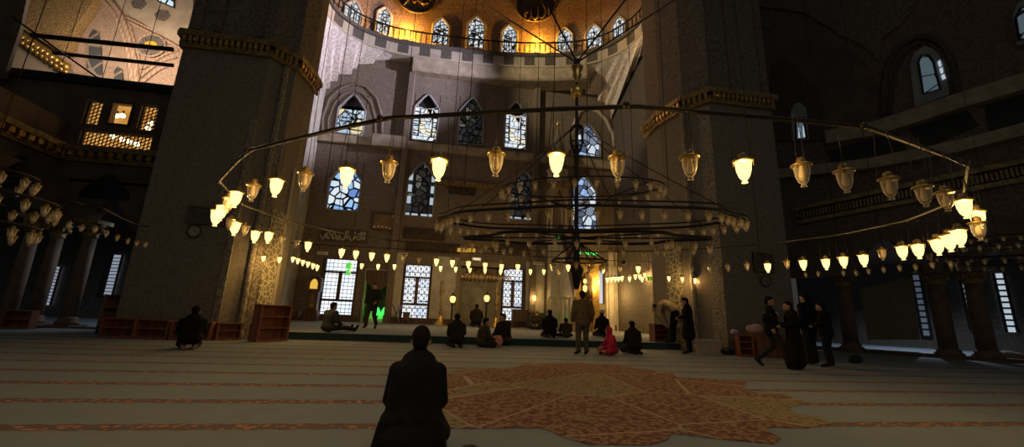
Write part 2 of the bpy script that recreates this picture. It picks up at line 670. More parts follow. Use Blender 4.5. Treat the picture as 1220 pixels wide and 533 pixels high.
def pier(side, poly, lab):
    mb = MB().column(poly, 0, 9.0)
    o = struct('wall_pier_' + side, mb, M['tile'])
    tag(o, lab, 'pillar')
    u = MB().column(poly, 9.3, 30)
    o2 = struct('wall_pier_upper_' + side, u, M['stone'])
    tag(o2, lab.replace('tiled', 'painted upper') + ' above its gilded cornice', 'pillar')
    return o


pier('left', LP_, 'massive tiled pier standing left of the raised platform')
pier('right', RP_, 'massive tiled pier standing right of the raised platform')


def cornice(name, path, z, depth, h, label, scal=.17, mat_='gilt_dim', tooth='gilt'):
    """projecting cornice along a plan path with a row of little gilded niches"""
    e = empty(name, (path[0][0], path[0][1], z), label, 'cornice')
    e['kind'] = 'structure'
    a, t = MB(), MB()
    for p, q in zip(path, path[1:]):
        p, q = V((*p, 0)), V((*q, 0))
        d = (q - p)
        ln = d.length
        d.normalize()
        n = V((d.y, -d.x, 0))
        for k, (zz, hh, dd) in enumerate(((z, h * .25, depth * .45), (z + h * .65, h * .35, depth))):
            a.obox((p + q) / 2 + n * dd / 2 + V((0, 0, zz + hh / 2)), d * (ln / 2 + dd * .5), n * dd / 2, V((0, 0, hh / 2)))
        k = max(2, int(ln / scal))
        for i in range(k):
            c = p + d * ln * (i + .5) / k + n * depth * .62
            t.obox(c + V((0, 0, z + h * .48)), d * ln / k * .28, n * depth * .22, V((0, 0, h * .17)))
            t.obox(c - n * depth * .2 + V((0, 0, z + h * .3)), d * ln / k * .2, n * depth * .2, V((0, 0, h * .12)))
    a.build('moulding', M[mat_], e)
    o = t.build('muqarnas_row', M[tooth], e)
    return e


cornice('trim_2', [(-8.6, 15), (-8.55, 12.5), (-6.0, 12.5), (-5.68, 12.9), (-5.41, 13.06), (-5.26, 14.0), (-5.26, 14.6)], 8.65, .17, .55, 'gilded cornice round the left pier')
cornice('trim_3', [(8.07, 15), (8.07, 13.9), (8.32, 12.6), (8.9, 11.82), (11.4, 11.8), (11.45, 15)], 8.65, .2, .55, 'gilded cornice round the right pier')


def tile_strip(side, k, p, q, w0, w1, z1, m, lab):
    """a border or facing fixed to a pier face between two plan points"""
    p, q = V((*p, 0)), V((*q, 0))
    d = (q - p)
    n = V((d.y, -d.x, 0)).normalized()
    a, b = p + d * w0, p + d * w1
    mb = MB().obox((a + b) / 2 + n * .015 + V((0, 0, z1 / 2)), (b - a) / 2, n * .03, V((0, 0, z1 / 2)))
    o = struct('trim_%d' % k, mb, M[m])
    tag(o, lab, 'tiled border')


tile_strip('l', 4, LP_[0], LP_[1], .93, 1.0, 6.5, 'panel', 'pale carved border at the front corner of the left pier')
tile_strip('l', 5, LP_[3], LP_[4], .02, .8, 3.9, 'tile_gold', 'gold patterned tile facing on the inner side of the left pier')
tile_strip('l', 6, LP_[2], LP_[3], .42, .97, 6.0, 'panel', 'carved interlace border on the slanting corner of the left pier')
tile_strip('l', 7, LP_[3], LP_[4], .84, .99, 5.5, 'plain', 'pale stone edge behind the tile facing of the left pier')
tile_strip('r', 8, RP_[3], RP_[2], .0, .6, 3.9, 'tile_gold', 'gold patterned tile facing on the inner side of the right pier')
tile_strip('r', 9, RP_[2], RP_[1], .55, .97, 8.6, 'panel', 'carved border on the slanting corner of the right pier')
# round colonnettes set in the corners of the piers
for k, (x, y, lab) in enumerate(((-5.66, 12.9, 'slim round corner shaft on the left pier'), (8.32, 12.62, 'slim round corner shaft on the right pier'))):
    mb = MB()
    prof = [(.10, 0), (.13, .06), (.13, .2), (.085, .3)]
    for i in range(22):
        z = .3 + i * .37
        prof += [(.085, z + .1), (.10, z + .2), (.085, z + .3)]
    prof += [(.085, 8.5), (.13, 8.6)]
    mb.lathe(prof, (x, y, 0), 10)
    o = struct('trim_%d' % (10 + k), mb, M['panel'])
    tag(o, lab, 'colonnette')
# vertical painted borders on the upper piers
mb = MB()
for x in (-8.3, -7.7, -6.5):
    mb.box(x - .12, x + .12, 12.49, 12.6, 9.35, 24)
tag(struct('trim_12', mb, M['arch_brown']), 'dark scroll borders painted up the left pier above its cornice', 'border')
mb = MB()
for x in (9.15, 9.9, 11.2):
    mb.box(x - .12, x + .12, 11.8, 11.9, 9.35, 24)
tag(struct('trim_13', mb, M['arch_brown']), 'dark scroll borders painted up the right pier above its cornice', 'border')

# ------------------------------------------------------------------ far wall with its windows
YB = 26.0
XL, XR = -8.8, 11.4


def qb(px, py):
    p = ony(px, py, YB)
    return p.x, p.z


ZG = ony(566, 75, 25.0).z                 # underside of the gallery
holes = []
WIN = []     # name, px rect, spring, glass, label


def add_win(n, x0, y0, x1, y1, glass, label, arch=.35, kind='window'):
    xa, za = qb(x0, (y0 + y1) / 2)
    xb, zb = qb(x1, (y0 + y1) / 2)
    cx = (x0 + x1) / 2
    zt = qb(cx, y0)[1]
    z0 = qb(cx, y1)[1]
    holes.append((xa, xb, z0, zt))
    WIN.append((n, xa, xb, z0, zt, glass, label, arch, kind))


add_win(1, 401, 112, 436, 161, 'w_rosette', 'pointed window with a lit flower rosette, upper left of the far wall')
add_win(2, 492, 112, 523, 169, 'w_bright', 'bright pointed window with a white middle panel, left of the black one in the upper row')
add_win(3, 546, 116, 577, 173, 'w_dark', 'nearly black pointed window in the middle of the upper row')
add_win(4, 601, 121, 628, 178, 'w_bright', 'bright pointed window right of the black one in the upper row')
add_win(5, 686, 147, 716, 187, 'w_bluewhite', 'leaded window inside the big blind arch, upper right of the far wall')
add_win(6, 391, 193, 431, 252, 'w_blue', 'round headed window of blue and white glass above the left door')
add_win(7, 484, 193, 519, 259, 'w_dark', 'dim window with a lit rectangular border in the second row')
add_win(8, 606, 203, 642, 263, 'w_dark', 'dark window half behind the chandelier, its lower edge lit')
add_win(9, 681, 208, 712, 274, 'w_bluewhite', 'tall blue and white leaded window right of the minbar tower')
add_win(10, 382, 309, 423, 377, 'w_door', 'wide daylit glazed door left on the far wall, next to the tall clock', 0, 'door')
add_win(11, 479, 316, 512, 381, 'w_door', 'daylit patterned glass door left of the mihrab', 0, 'door')
add_win(12, 598, 321, 624, 384, 'w_door', 'daylit patterned glass door right of the mihrab', 0, 'door')
add_win(13, 712, 322, 720, 362, 'w_strip', 'narrow bluish slit window right of the minbar portal', 0)
GREEN = (ony(437, 322, YB).x, ony(468, 322, YB).x, ZP, ony(452, 322, YB).z)
holes.append(GREEN)
MIH = (ony(547, 350, YB).x, ony(592, 350, YB).x, ZP, ony(568, 318, YB).z)
holes.append(MIH)


def hole_wall(mb, x0, x1, z0, z1, y0, y1, hs):
    xs = sorted({x0, x1} | {min(max(h[i], x0), x1) for h in hs for i in (0, 1)})
    zs = sorted({z0, z1} | {min(max(h[i], z0), z1) for h in hs for i in (2, 3)})
    for a, b in zip(xs, xs[1:]):
        run = None
        for c, d in zip(zs, zs[1:]):
            solid = not any(h[0] < (a + b) / 2 < h[1] and h[2] < (c + d) / 2 < h[3] for h in hs)
            if solid:
                run = (run[0], d) if run else (c, d)
            if (not solid or d == zs[-1]) and run:
                mb.box(a, b, y0, y1, run[0], run[1])
                run = None


mb = MB()
hole_wall(mb, XL - .5, XR + .5, 0, ZG + .8, YB, YB + .5, holes)
tag(struct('wall_back', mb, M['apse']), 'far prayer wall with three rows of windows', 'wall')

for n, x0, x1, z0, z1, glass, label, arch, kind in WIN:
    cx, w, h = (x0 + x1) / 2, x1 - x0, z1 - z0
    e = empty('%s_%d' % (kind, n), (cx, YB, z0), label, kind)
    e['kind'] = 'structure'
    yg = YB + .30
    if arch:
        zs = z1 - w * .62
        ap = arch_pts(x0 + .04, x1 - .04, z0 + .04, zs, z1 - .03, 14, .5)
        mb = MB()                        # spandrels fill the corners of the square opening
        out = [(x0, z0)] + [(x0 + (x1 - x0) * max(0, min(1, (p[0] - x0) / w)), z1) for p in ap[1:-1]] + [(x1, z0)]
        out[1] = (x0, zs)
        for i in range(1, len(ap) - 2):
            a, b = ap[i], ap[i + 1]
            mb.prism([(a[0], YB + .02, a[1]), (b[0], YB + .02, b[1]), (b[0], YB + .02, z1), (a[0], YB + .02, z1)], (0, .3, 0))
        mb.build('spandrel', M['apse'], e)
        fr = MB().tube([(p[0], YB - .02, p[1]) for p in ap], .075, 6, closed=True)
        fr.build('frame', M['reveal'], e)
        pane = MB().prism([(p[0], yg, p[1]) for p in ap], (0, .03, 0))
    else:
        fr = MB().tube([(x0, YB - .02, z0), (x0, YB - .02, z1), (x1, YB - .02, z1), (x1, YB - .02, z0)], .07 if w > 1 else .04, 4, closed=True)
        fr.build('frame', M['wood_dark'], e)
        pane = MB().box(x0, x1, yg, yg + .03, z0, z1)
    pn = pane.build('pane', M[glass], e)
    ld = MB()
    yl = yg - .02
    if glass == 'w_bright':               # white middle panel within the border of small lights
        a, b, c, d = x0 + w * .24, x1 - w * .24, z0 + h * .14, z0 + h * .72
        ld.tube([(a, yl, c), (b, yl, c), (b, yl, d), (a, yl, d)], .05, 4, True)
        ld.tube([(a, yl, (c + d) / 2 + .1), (b, yl, (c + d) / 2 + .1)], .03, 4)
        for i in range(9):
            z = z0 + h * (.05 + .1 * i)
            for x in (x0 + .02, b):
                ld.tube([(x, yl, z), (x + w * .22, yl, z)], .045, 4)
        ld.ball((cx, yl, z0 + h * .86), (w * .46, .03, h * .13))
        ld.build('leading', M['lead'], pn)
    elif n in (7, 8):
        br = MB()
        for i in range(4):
            z = z0 + h * (.04 + .21 * i)
            for x in (x0 + .08, x1 - .08 - w * .13):
                if n == 7 or i == 0:
                    br.box(x, x + w * .13, yl - .02, yl, z, z + h * (.13 if i else .04))
        br.box(x0 + w * .24, x0 + w * .45, yl - .02, yl, z0 + .06, z0 + h * .075)
        br.box(x0 + w * .56, x0 + w * .78, yl - .02, yl, z0 + .06, z0 + h * .075)
        br.build('border_light', M['w_strip'], pn)
        ld.tube([(p[0], yl, p[1]) for p in arch_pts(x0 + w * .24, x1 - w * .24, z0 + h * .1, z0 + h * .5, z0 + h * .72)], .04, 4, True)
        ld.build('leading', M['lead'], pn)
    elif glass == 'w_rosette':
        c = (cx, yl, z0 + h * .45)
        for i in range(8):
            q = i * pi / 4
            ld.tube([V(c), V(c) + V((cos(q) * w * .42, 0, sin(q) * w * .42))], .035, 4)
            q2 = q + pi / 8
            ld.tube([V(c) + V((cos(q2) * w * .28 + cos(t) * w * .1, 0, sin(q2) * w * .28 + sin(t) * w * .1)) for t in [k * pi / 4 for k in range(8)]], .025, 4, True)
        ld.prism([(p[0], yl - .02, p[1]) for p in arch_pts(x0 + .05, x1 - .05, z0 + h * .74, z1 - w * .55, z1 - .05)], (0, .02, 0))
        ld.build('leading', M['lead'], pn)
    elif kind == 'door':
        zt, zb = z0 + h * .78, z0 + h * .28
        mm = MB()
        mm.box(x0, x1, yg - .14, yg - .02, zt - .09, zt + .03)
        mm.box(x0, x1, yg - .14, yg - .02, zb - .09, zb + .05)
        mm.box(cx - .1, cx + .1, yg - .14, yg - .02, zb, zt)
        for x in (x0, x1 - .1):
            mm.box(x, x + .1, yg - .14, yg - .02, z0, z1)
        mm.box(x0, x1, yg - .16, yg - .02, z0, z0 + .1)
        mm.build('sash', M['wood_dark'], e)
        k = 8 if n == 10 else 10
        for i in range(1, k):
            x = x0 + w * i / k
            ld.tube([(x, yl, z0), (x, yl, z1)], .014, 4)
        for i in range(1, 15):
            z = z0 + h * i / 15
            if n == 10 or i % 2:
                ld.tube([(x0, yl, z), (x1, yl, z)], .018, 4)
        if n != 10:                       # curling grille in the two middle doors
            for i in range(5):
                for j in range(9):
                    c = V((x0 + w * (i + .5) / 5, yl, z0 + h * (j + .5) / 9))
                    rr = w * .085
                    ld.tube([c + V((cos(t) * rr, 0, sin(t) * rr * 1.25)) for t in [q * pi / 3 for q in range(6)]], .02, 4, True)
        ld.build('grille', M['lead'], pn)

# blind arches round the outer upper windows, pilasters and string courses
mb = MB()
a = [qb(*p) for p in ((384, 168), (384, 140), (392, 118), (406, 105), (420, 100), (436, 104), (449, 118), (455, 140), (455, 166))]
mb.tube([(x, YB - .01, z) for x, z in a], .10, 6)
a = [qb(*p) for p in ((391, 166), (391, 142), (399, 122), (409, 112), (420, 108), (432, 112), (442, 123), (447, 142), (447, 165))]
mb.tube([(x, YB - .01, z) for x, z in a], .06, 6)
tag(struct('trim_14', mb, M['apse']), 'blind arch moulding round the rosette window', 'moulding')
mb = MB()
a = [qb(*p) for p in ((682, 186), (683, 150), (690, 134), (700, 129), (712, 133), (722, 143), (730, 160), (734, 186))]
mb.tube([(x, YB - .02, z) for x, z in a], .16, 6)
tag(struct('trim_15', mb, M['plain']), 'blind arch moulding round the upper right window', 'moulding')
# projecting middle bay edges
mb = MB()
for px in (487, 640):
    x = qb(px, 150)[0]
    mb.box(x - .28, x + .1, YB - .35, YB, 0, ZG)
tag(struct('trim_16', mb, M['apse']), 'two tall wall strips bounding the middle bay of the far wall', 'pilaster')
mb = MB()
x0, x1, x2, x3 = XL, qb(445, 170)[0], qb(484, 170)[0], XR
zt, zb = qb(560, 177)[1], qb(560, 186)[1]
mb.box(x0, x1, YB - .2, YB, zb, zt)
mb.box(x1, x2, YB - .55, YB, zb - .1, zt + .15)
mb.box(x2, x3, YB - .25, YB, zb, zt)
tag(struct('trim_17', mb, M['band']), 'pale string course between the upper and second window rows', 'moulding')
mb = MB()
z = qb(560, 222)[1]
mb.box(qb(520, 220)[0], qb(592, 220)[0], YB - .2, YB, z - .12, z + .12)
mb.box(qb(520, 220)[0], qb(592, 220)[0], YB - .3, YB, z + .12, z + .2)
tag(struct('trim_18', mb, M['gilt_dim']), 'thin gilded moulding above the mihrab', 'moulding')
# lower wall: pale marble slabs and plinth
mb = MB()
for a, b in ((468, 478), (513, 545), (594, 597), (626, 648), (722, 734)):
    mb.box(qb(a, 350)[0], qb(b, 350)[0], YB - .06, YB, ZP, qb(560, 308)[1])
tag(struct('trim_19', mb, M['marble']), 'polished marble slabs between the doors of the far wall', 'cladding')
mb = MB().box(XL, GREEN[0], YB - .14, YB, 0, ZP + .36).box(GREEN[1], MIH[0], YB - .14, YB, 0, ZP + .36).box(MIH[1], XR, YB - .14, YB, 0, ZP + .36)
tag(struct('baseboard_back', mb, M['wood_dark']), 'dark plinth along the foot of the far wall', 'baseboard')

# side walls of the apse
def sx_wall(side, X, t, m, lab):
    mb = MB().box(min(X, X + t), max(X, X + t), 15.0, YB + .5, 0, ZG)
    tag(struct('wall_' + side, mb, M[m]), lab, 'wall')


sx_wall('apse_left', XL, -.5, 'marble', 'pale marble side wall behind the left pier')
sx_wall('apse_right', XR, .5, 'stone_dark', 'dark tiled side wall behind the right pier')
# lit marble strips at the right back corner
mb = MB()
for px, pw in ((724, 6), (733, 7), (743, 9)):
    p, q = ony(px, 350, YB), ony(px + pw, 350, YB)
    mb.box(p.x, q.x, YB - .25, YB, ZP, qb(735, 300)[1])
tag(struct('trim_20', mb, M['marble']), 'pale marble half columns in the right corner of the far wall', 'pilaster')

# ------------------------------------------------------------------ gallery ring, drum windows, half dome
GPX = [(383, -6), (389, 14), (398, 27), (416, 41.5), (434, 51), (452, 57.5), (470, 62.5), (492, 66.5), (517, 70), (551, 74), (596, 78), (630, 79.5), (660, 79.5), (682, 78.5), (703, 75.5), (724, 69), (746, 57), (762, 43), (772, 27), (779, 8), (783, -10)]
G0 = [onz(x, y, ZG) for x, y in GPX]


def smooth_curve(P, k):
    """Catmull-Rom through the points, k steps each"""
    out = []
    for i in range(len(P) - 1):
        a, b, c, d = P[max(i - 1, 0)], P[i], P[i + 1], P[min(i + 2, len(P) - 1)]
        for j in range(k):
            t = j / k
            out.append(.5 * ((2 * b) + (c - a) * t + (2 * a - 5 * b + 4 * c - d) * t * t + (3 * b - a - 3 * c + d) * t ** 3))
    out.append(P[-1])
    return out


G = smooth_curve(G0, 8)
def even(P, n):
    L_ = [0]
    for a, b in zip(P, P[1:]):
        L_.append(L_[-1] + (b - a).length)
    out, k = [], 0
    for i in range(n):
        s = L_[-1] * i / (n - 1)
        while k < len(P) - 2 and L_[k + 1] < s:
            k += 1
        out.append(P[k] + (P[k + 1] - P[k]) * ((s - L_[k]) / ((L_[k + 1] - L_[k]) or 1)))
    return out


G = even(G, 76)
GC = V((1.3, G0[0].y - 1, ZG))
GN = []
for i in range(len(G)):
    t = G[min(i + 2, len(G) - 1)] - G[max(i - 2, 0)]
    n = V((-t.y, t.x, 0)).normalized()
    if n.dot(G[i] - GC) < 0:
        n = -n
    GN.append(n)


def sweep(mb, prof, i0=0, i1=None, mi=None, smooth=True):
    """profile of (outward offset, height above the gallery's underside) along the gallery curve"""
    idx = range(i0, (i1 if i1 is not None else len(G) - 1) + 1)
    rows = [[G[i] + GN[i] * o + V((0, 0, z)) for i in idx] for o, z in prof]
    for a, b in zip(rows, rows[1:]):
        if mi is None:
            mb.loft(a, b, 0, smooth)
        else:
            for k in range(len(a) - 1):
                mb.loft(a[k:k + 2], b[k:k + 2], mi[k], False)
    return mb


mb = MB()
sweep(mb, [(1.6, 0), (.05, 0), (.03, .12)])
sweep(mb, [(.03, .12), (.0, .74)], mi=[(k // 2) % 2 for k in range(len(G) - 1)])
sweep(mb, [(.0, .74), (-.14, .78), (-.14, 1.0), (1.6, 1.0)], mi=[1] * (len(G) - 1))
gal = struct('trim_21', mb, [M['plain'], M['stone_dark']])
tag(gal, 'curved gallery ledge of alternate light and dark blocks under the half dome', 'gallery')
iA = min(i for i in range(len(G)) if G[i].x > qb(489, 71)[0] * .94)
iB = max(i for i in range(len(G)) if G[i].x < qb(690, 85)[0] * .97 and i < len(G) * .8)
mb = sweep(MB(), [(1.6, .3), (.12, 0), (.16, -.8), (.3, -.9), (1.6, -.9)], iA, iB)
tag(struct('trim_22', mb, M['band']), 'pale curved band below the block gallery', 'moulding')
# drum wall and half dome
DR = .95
mb = sweep(MB(), [(DR, .9), (DR, 4.2)])
tag(struct('wall_drum', mb, M['dome']), 'brown painted drum wall behind the gallery railing', 'wall')
mb = MB()
rows = []
for j in range(13):
    t = j / 12 * pi / 2
    rows.append([GC + (G[i] + GN[i] * DR - GC) * cos(t) * V((1, 1, 0)).length / sqrt(2) + V((0, 0, 4.2 + 9 * sin(t))) for i in range(len(G))])
for a, b in zip(rows, rows[1:]):
    mb.loft(a, b, 0, True)
tag(struct('ceiling', mb, M['dome']), 'brown painted half dome above the gallery windows', 'ceiling')


def drum_at(px, py, off=DR):
    """index and point of the drum where a photograph position lands"""
    best = None
    d = ray(px, py)
    for i in range(len(G) - 1):
        a, b = G[i] + GN[i] * off, G[i + 1] + GN[i + 1] * off
        # horizontal intersection of the ray with segment ab
        e = b - a
        den = d.x * e.y - d.y * e.x
        if abs(den) < 1e-9:
            continue
        t = ((a.x - EYE.x) * e.y - (a.y - EYE.y) * e.x) / den
        s = ((a.x - EYE.x) * d.y - (a.y - EYE.y) * d.x) / den
        if 0 <= s <= 1 and t > 0 and (best is None or t > best[0]):
            best = (t, (GN[i] * (1 - s) + GN[i + 1] * s).normalized())
    if best is None:
        return None
    return EYE + d * best[0], best[1]


DW = [(419, 0, 26, 20), (455, 8, 41, 17), (524, 22, 54, 20), (566, 20, 58, 21), (606, 30, 64, 19), (673, 34, 63, 19), (708, 30, 58, 19), (738, 20, 46, 14)]
WLAB = ['second leaded window from the left end of the gallery', 'third leaded window from the left end of the gallery', 'leaded gallery window right of the left orange glow',
        'tallest leaded window in the middle of the gallery', 'leaded gallery window left of the right orange glow', 'leaded gallery window right of the right orange glow', 'second leaded gallery window from its right end', 'rightmost leaded window of the gallery']
WLAB[0], WLAB[1] = 'leftmost leaded window of the gallery', 'leaded gallery window left of the left orange glow'
for k, (px, ya, yb, pw) in enumerate(DW):
    r = drum_at(px, yb)
    if r is None:
        continue
    p, n = r
    t = V((-n.y, n.x, 0))
    if t.dot(R3) < 0:
        t = -t
    r2, r1 = drum_at(px + pw / 2, yb), drum_at(px - pw / 2, yb)
    w = (r2[0] - r1[0]).length if r1 and r2 else 1.4
    w = min(w, 2.2)
    tp = drum_at(px, ya)
    h = min(max(tp[0].z - p.z, 1.6), 3.3)
    e = empty('window_%d' % (14 + k), p, WLAB[k], 'window')
    e['kind'] = 'structure'
    ap = arch_pts(-w / 2, w / 2, 0, h - w * .55, h, 12, .5)

    def on(a, off):
        return p + t * a[0] - n * off + V((0, 0, a[1]))
    ins = arch_pts(-w / 2 + .1, w / 2 - .1, .1, h - w * .55, h - .1, 12, .5)
    MB().prism([on(a, .06) for a in ins], n * .05).build('pane', M['w_drum'], e)
    MB().tube([on(a, .08) for a in ap], .10, 6, True).build('frame', M['plain'], e)
    lm = MB()
    for i in (1, 2):
        x = -w / 2 + w * i / 3
        lm.tube([on((x, .05), .08), on((x, h * .72), .08)], .03, 4)
    lm.build('leading', M['lead'], e)

# railing along the gallery edge
rl = empty('gallery_railing', G[len(G) // 2] + V((0, 0, 1.0)), 'dark iron railing running round the gallery of the half dome', 'railing')
tp = [G[i] + GN[i] * .18 + V((0, 0, 2.05)) for i in range(len(G))]
MB().tube(tp, .06, 6).build('top_rail', M['iron'], rl)
bal = MB()
acc = 0
for i in range(len(G) - 1):
    a, b = G[i] + GN[i] * .18, G[i + 1] + GN[i + 1] * .18
    ln = (b - a).length
    k = max(1, round(ln / .42))
    for j in range(k):
        q = a + (b - a) * j / k
        bal.tube([q + V((0, 0, 1.0)), q + V((0, 0, 2.05))], .04, 4)
tag(bal.build('balusters', M['iron'], rl), kind='stuff')

# two flood lamps behind the railing with the orange light they throw
for k, (px, py, lab) in enumerate(((484, 44, 'flood lamp lighting the left half dome roundel orange'), (640, 62, 'flood lamp lighting the right half dome roundel orange'))):
    p, n = drum_at(px, py, .45)
    p.z = ZG + 1.0
    e = empty('flood_lamp', p, lab, 'lamp', 'gallery flood lamps')
    MB().obox(p + V((0, 0, .22)), V((.22, 0, 0)), V((0, .14, 0)), V((0, 0, .16))).build('housing', M['black'], e)
    MB().box(p.x - .05, p.x + .05, p.y - .05, p.y + .05, p.z, p.z + .1).build('stand', M['black'], e)
    MB().obox(p + n * .02 + V((0, 0, .4)), V((.18, 0, 0)), V((0, .1, 0)), V((0, 0, .02))).build('lens', emit('orange_lens_%d' % k, (1, .5, .06), 3), e)
    for dz, pw_, rad in ((.62, 460, .06), (1.6, 260, .06)):
        ld = bpy.data.lights.new('flood_light', 'POINT')
        ld.energy = pw_
        ld.color = (1, .47, .06)
        ld.shadow_soft_size = rad
        lo = bpy.data.objects.new('flood_light', ld)
        C.objects.link(lo)
        lo.location = p - n * .1 + V((0, 0, dz))

# roundels with gilded writing leaning on the drum
def roundel(px, py, rpx, lab, strokes):
    p, n = drum_at(px, py)
    t = V((-n.y, n.x, 0))
    if t.dot(R3) < 0:
        t = -t
    up = V((0, 0, 1))
    c = p - n * .25
    e1, e2 = drum_at(px - rpx, py), drum_at(px + rpx, py)
    R = (e1[0] - e2[0]).length / 2
    pxm = R / rpx
    e = empty('calligraphy_roundel', c, lab, 'roundel', None)

    def disc(r, off, th):
        return MB().prism([c - n * off + (t * cos(q) + up * sin(q)) * r for q in [2 * pi * i / 40 for i in range(40)]], n * th)
    disc(R, 0, .12).build('board', M['disc'], e)
    MB().tube([c - n * .02 + (t * cos(q) + up * sin(q)) * R for q in [2 * pi * i / 40 for i in range(40)]], R * .05, 6, True).build('rim', M['gilt_dim'], e)
    g = MB()
    o0 = V((0, 0, 0))
    for s in strokes:
        P = smooth_curve([V((a, b, 0)) for a, b in s], 5)
        pts = []
        for q in P:
            pts.append(c - n * .04 + t * (q.x - px) * pxm + up * (py - q.y) * pxm)
        m = len(pts)
        g.tube(pts, [pxm * (.7 + .9 * sin(pi * i / (m - 1))) for i in range(m)], 5)
    g.build('gilded_writing', M['gilt'], e)


roundel(497, -2, 24, 'dark round board of gilded script above the left orange glow',
        [[(483, 15), (486, 9), (489, 3), (490, -3)], [(492, 2), (494, 8), (497, 6), (499, 0), (504, 6), (506, 11)], [(498, 4), (505, 8), (511, 6)], [(484, 4), (480, -4), (486, -10), (494, -6)], [(500, -4), (508, -8), (512, -2), (506, 2)], [(510, -14), (512, -6), (513, 2)]])
roundel(638, 8, 24, 'dark round board with the gilded word for God above the right orange glow',
        [[(627, 26), (627, 30), (631, 30), (633, 24), (633, 16)], [(633, 24), (637, 29), (641, 25), (641, 12)], [(641, 24), (645, 28), (649, 24), (650, 17), (647, 9)], [(654, 24), (654, 18), (654, 10)], [(628, 27), (626, 22), (630, 20)]])

# ------------------------------------------------------------------ pendentives with stepped lower edges
def resample(P, n):
    L_ = [0]
    for a, b in zip(P, P[1:]):
        L_.append(L_[-1] + (b - a).length)
    out = []
    for i in range(n):
        s = L_[-1] * i / (n - 1)
        k = max(j for j in range(len(L_)) if L_[j] <= s + 1e-9)
        k = min(k, len(P) - 2)
        d = (L_[k + 1] - L_[k]) or 1
        out.append(P[k] + (P[k + 1] - P[k]) * ((s - L_[k]) / d))
    return out


def stair(P, n):
    out = [P[0]]
    for a, b in zip(P, P[1:]):
        for k in range(n):
            q = a + (b - a) * ((k + 1) / n)
            out.append(V((q.x, q.y, out[-1].z)))
            out.append(q)
    return out


topL = [G[i] + GN[i] * .06 + V((0, 0, .02)) for i in range(len(G)) if G[i].x < qb(489, 71)[0] + .3]
stairL = [ony(x, y, YB - .05) for x, y in ((384, 118), (384.5, 106), (393, 105.5), (393, 97), (402, 96.5), (402, 88.5), (419, 88.5), (419.5, 82), (425, 82), (425, 76.5), (445, 76), (445.5, 71.5), (463, 71.5), (463.5, 69), (489, 69))]
sideL = [V((XL + .04, topL[0].y, topL[0].z)), V((XL + .04, 23.0, 16.6)), stairL[0]]


def sheet(groups, clamp):
    mb = MB()
    for A, B, n in groups:
        a, b = resample(A, n), resample(B, n)
        mid = [p * .5 + q * .5 for p, q in zip(a, b)]
        for p in a + mid:
            p.y = min(p.y, YB - .06)
            if clamp:
                p.x = min(p.x, XR - .06)
        mb.loft(a, mid, 0, False)
        mb.loft(mid, b, 0, False)
    return mb


mb = sheet([(topL[:5], sideL, 24), (topL[4:], stairL, 160)], False)
tag(struct('ceiling_pendentive_left', mb, M['pend']), 'pale painted pendentive with stepped edge at the left of the far wall', 'pendentive')
iR = [i for i in range(len(G)) if G[i].x > qb(640, 90)[0] * .98]
topR = [G[i] + GN[i] * .06 + V((0, 0, .02)) for i in iR]
lowR = [ony(x, y, YB - .05) for x, y in ((641, 87), (672, 88.5), (673, 96), (685, 97), (685.5, 104), (697, 105), (697.5, 112), (712, 113), (712.5, 121), (721, 122), (721.5, 128), (727, 129), (728, 142))]
lowR2 = [lowR[-1]] + [onx(x, y, XR - .05) for x, y in ((731, 126), (735, 125), (735.5, 114), (741, 112), (741.5, 100), (748, 98), (748.5, 86), (756, 84), (757, 70), (767, 66), (768, 52), (777, 48), (778, 32), (787, 25), (790, -5))]
kR = min(range(len(topR)), key=lambda i: abs(topR[i].x - lowR[-1].x))
kR = min(max(kR, 3), len(topR) - 4)
mb = sheet([(topR[:kR + 1], lowR, 160), (topR[kR:], lowR2, 160)], True)
tag(struct('ceiling_pendentive_right', mb, M['pend']), 'pale stone pendentive with stepped edge at the right of the far wall', 'pendentive')
# ------------------------------------------------------------------ the green lit recess
x0, x1, z0, z1 = GREEN
e = empty('door_14', ((x0 + x1) / 2, YB, z0), 'dark recess with a swagged awning and a green glow low inside', 'recess')
e['kind'] = 'structure'
mb = MB().box(x0 - .1, x0, YB + .5, 28, z0, z1).box(x1, x1 + .1, YB + .5, 28, z0, z1).box(x0 - .1, x1 + .1, 28, 28.1, z0, z1).box(x0 - .1, x1 + .1, YB + .5, 28.1, z1, z1 + .1)
mb.build('lining', M['stone_dark'], e)
mb = MB()
a0, b0 = qb(438, 322)[1], qb(452, 346)[1]
for i in range(12):
    xa, xb = x0 + (x1 - x0) * i / 12, x0 + (x1 - x0) * (i + 1) / 12
    s = lambda u: b0 + (a0 - b0) * .55 * abs(u * 2 - 1) ** 2
    mb.prism([(xa, YB - .15, a0), (xb, YB - .15, a0), (xb, YB - .15, s((i + 1) / 12)), (xa, YB - .15, s(i / 12))], (0, .06, 0))
mb.build('awning', M['wood_dark'], e)
mb = MB().tube([(x0, YB - .05, z0), (x0, YB - .05, z1), (x1, YB - .05, z1), (x1, YB - .05, z0)], .12, 4)
mb.build('frame', M['marble'], e)
w = x1 - x0
for i in range(3):
    MB().box(x0 + .2 * w, x1 - .1 * w, YB + .2 + .35 * i, YB + 1.9, z0 + .22 * i, z0 + .22 * (i + 1)).build('step', M['white'], e)
for px in (449.5, 457):
    p = ony(px, 376, YB - .1)
    mb = MB().lathe([(.16, 0), (.17, .1), (.13, .3), (.06, .42), (.02, .48)], (p.x, p.y, p.z), 8)
    o = mb.build('green_lamp', M['led_green'], loc=p)
    tag(o, 'pointed green lamp at the %s of the dark recess' % ('left' if px < 453 else 'right'), 'lamp')
    st = MB().lathe([(.12, 0), (.03, .05), (.03, p.z - ZP - .04), (.1, p.z - ZP)], (p.x, p.y, ZP), 8)
    st.build('stand', M['black'], o)


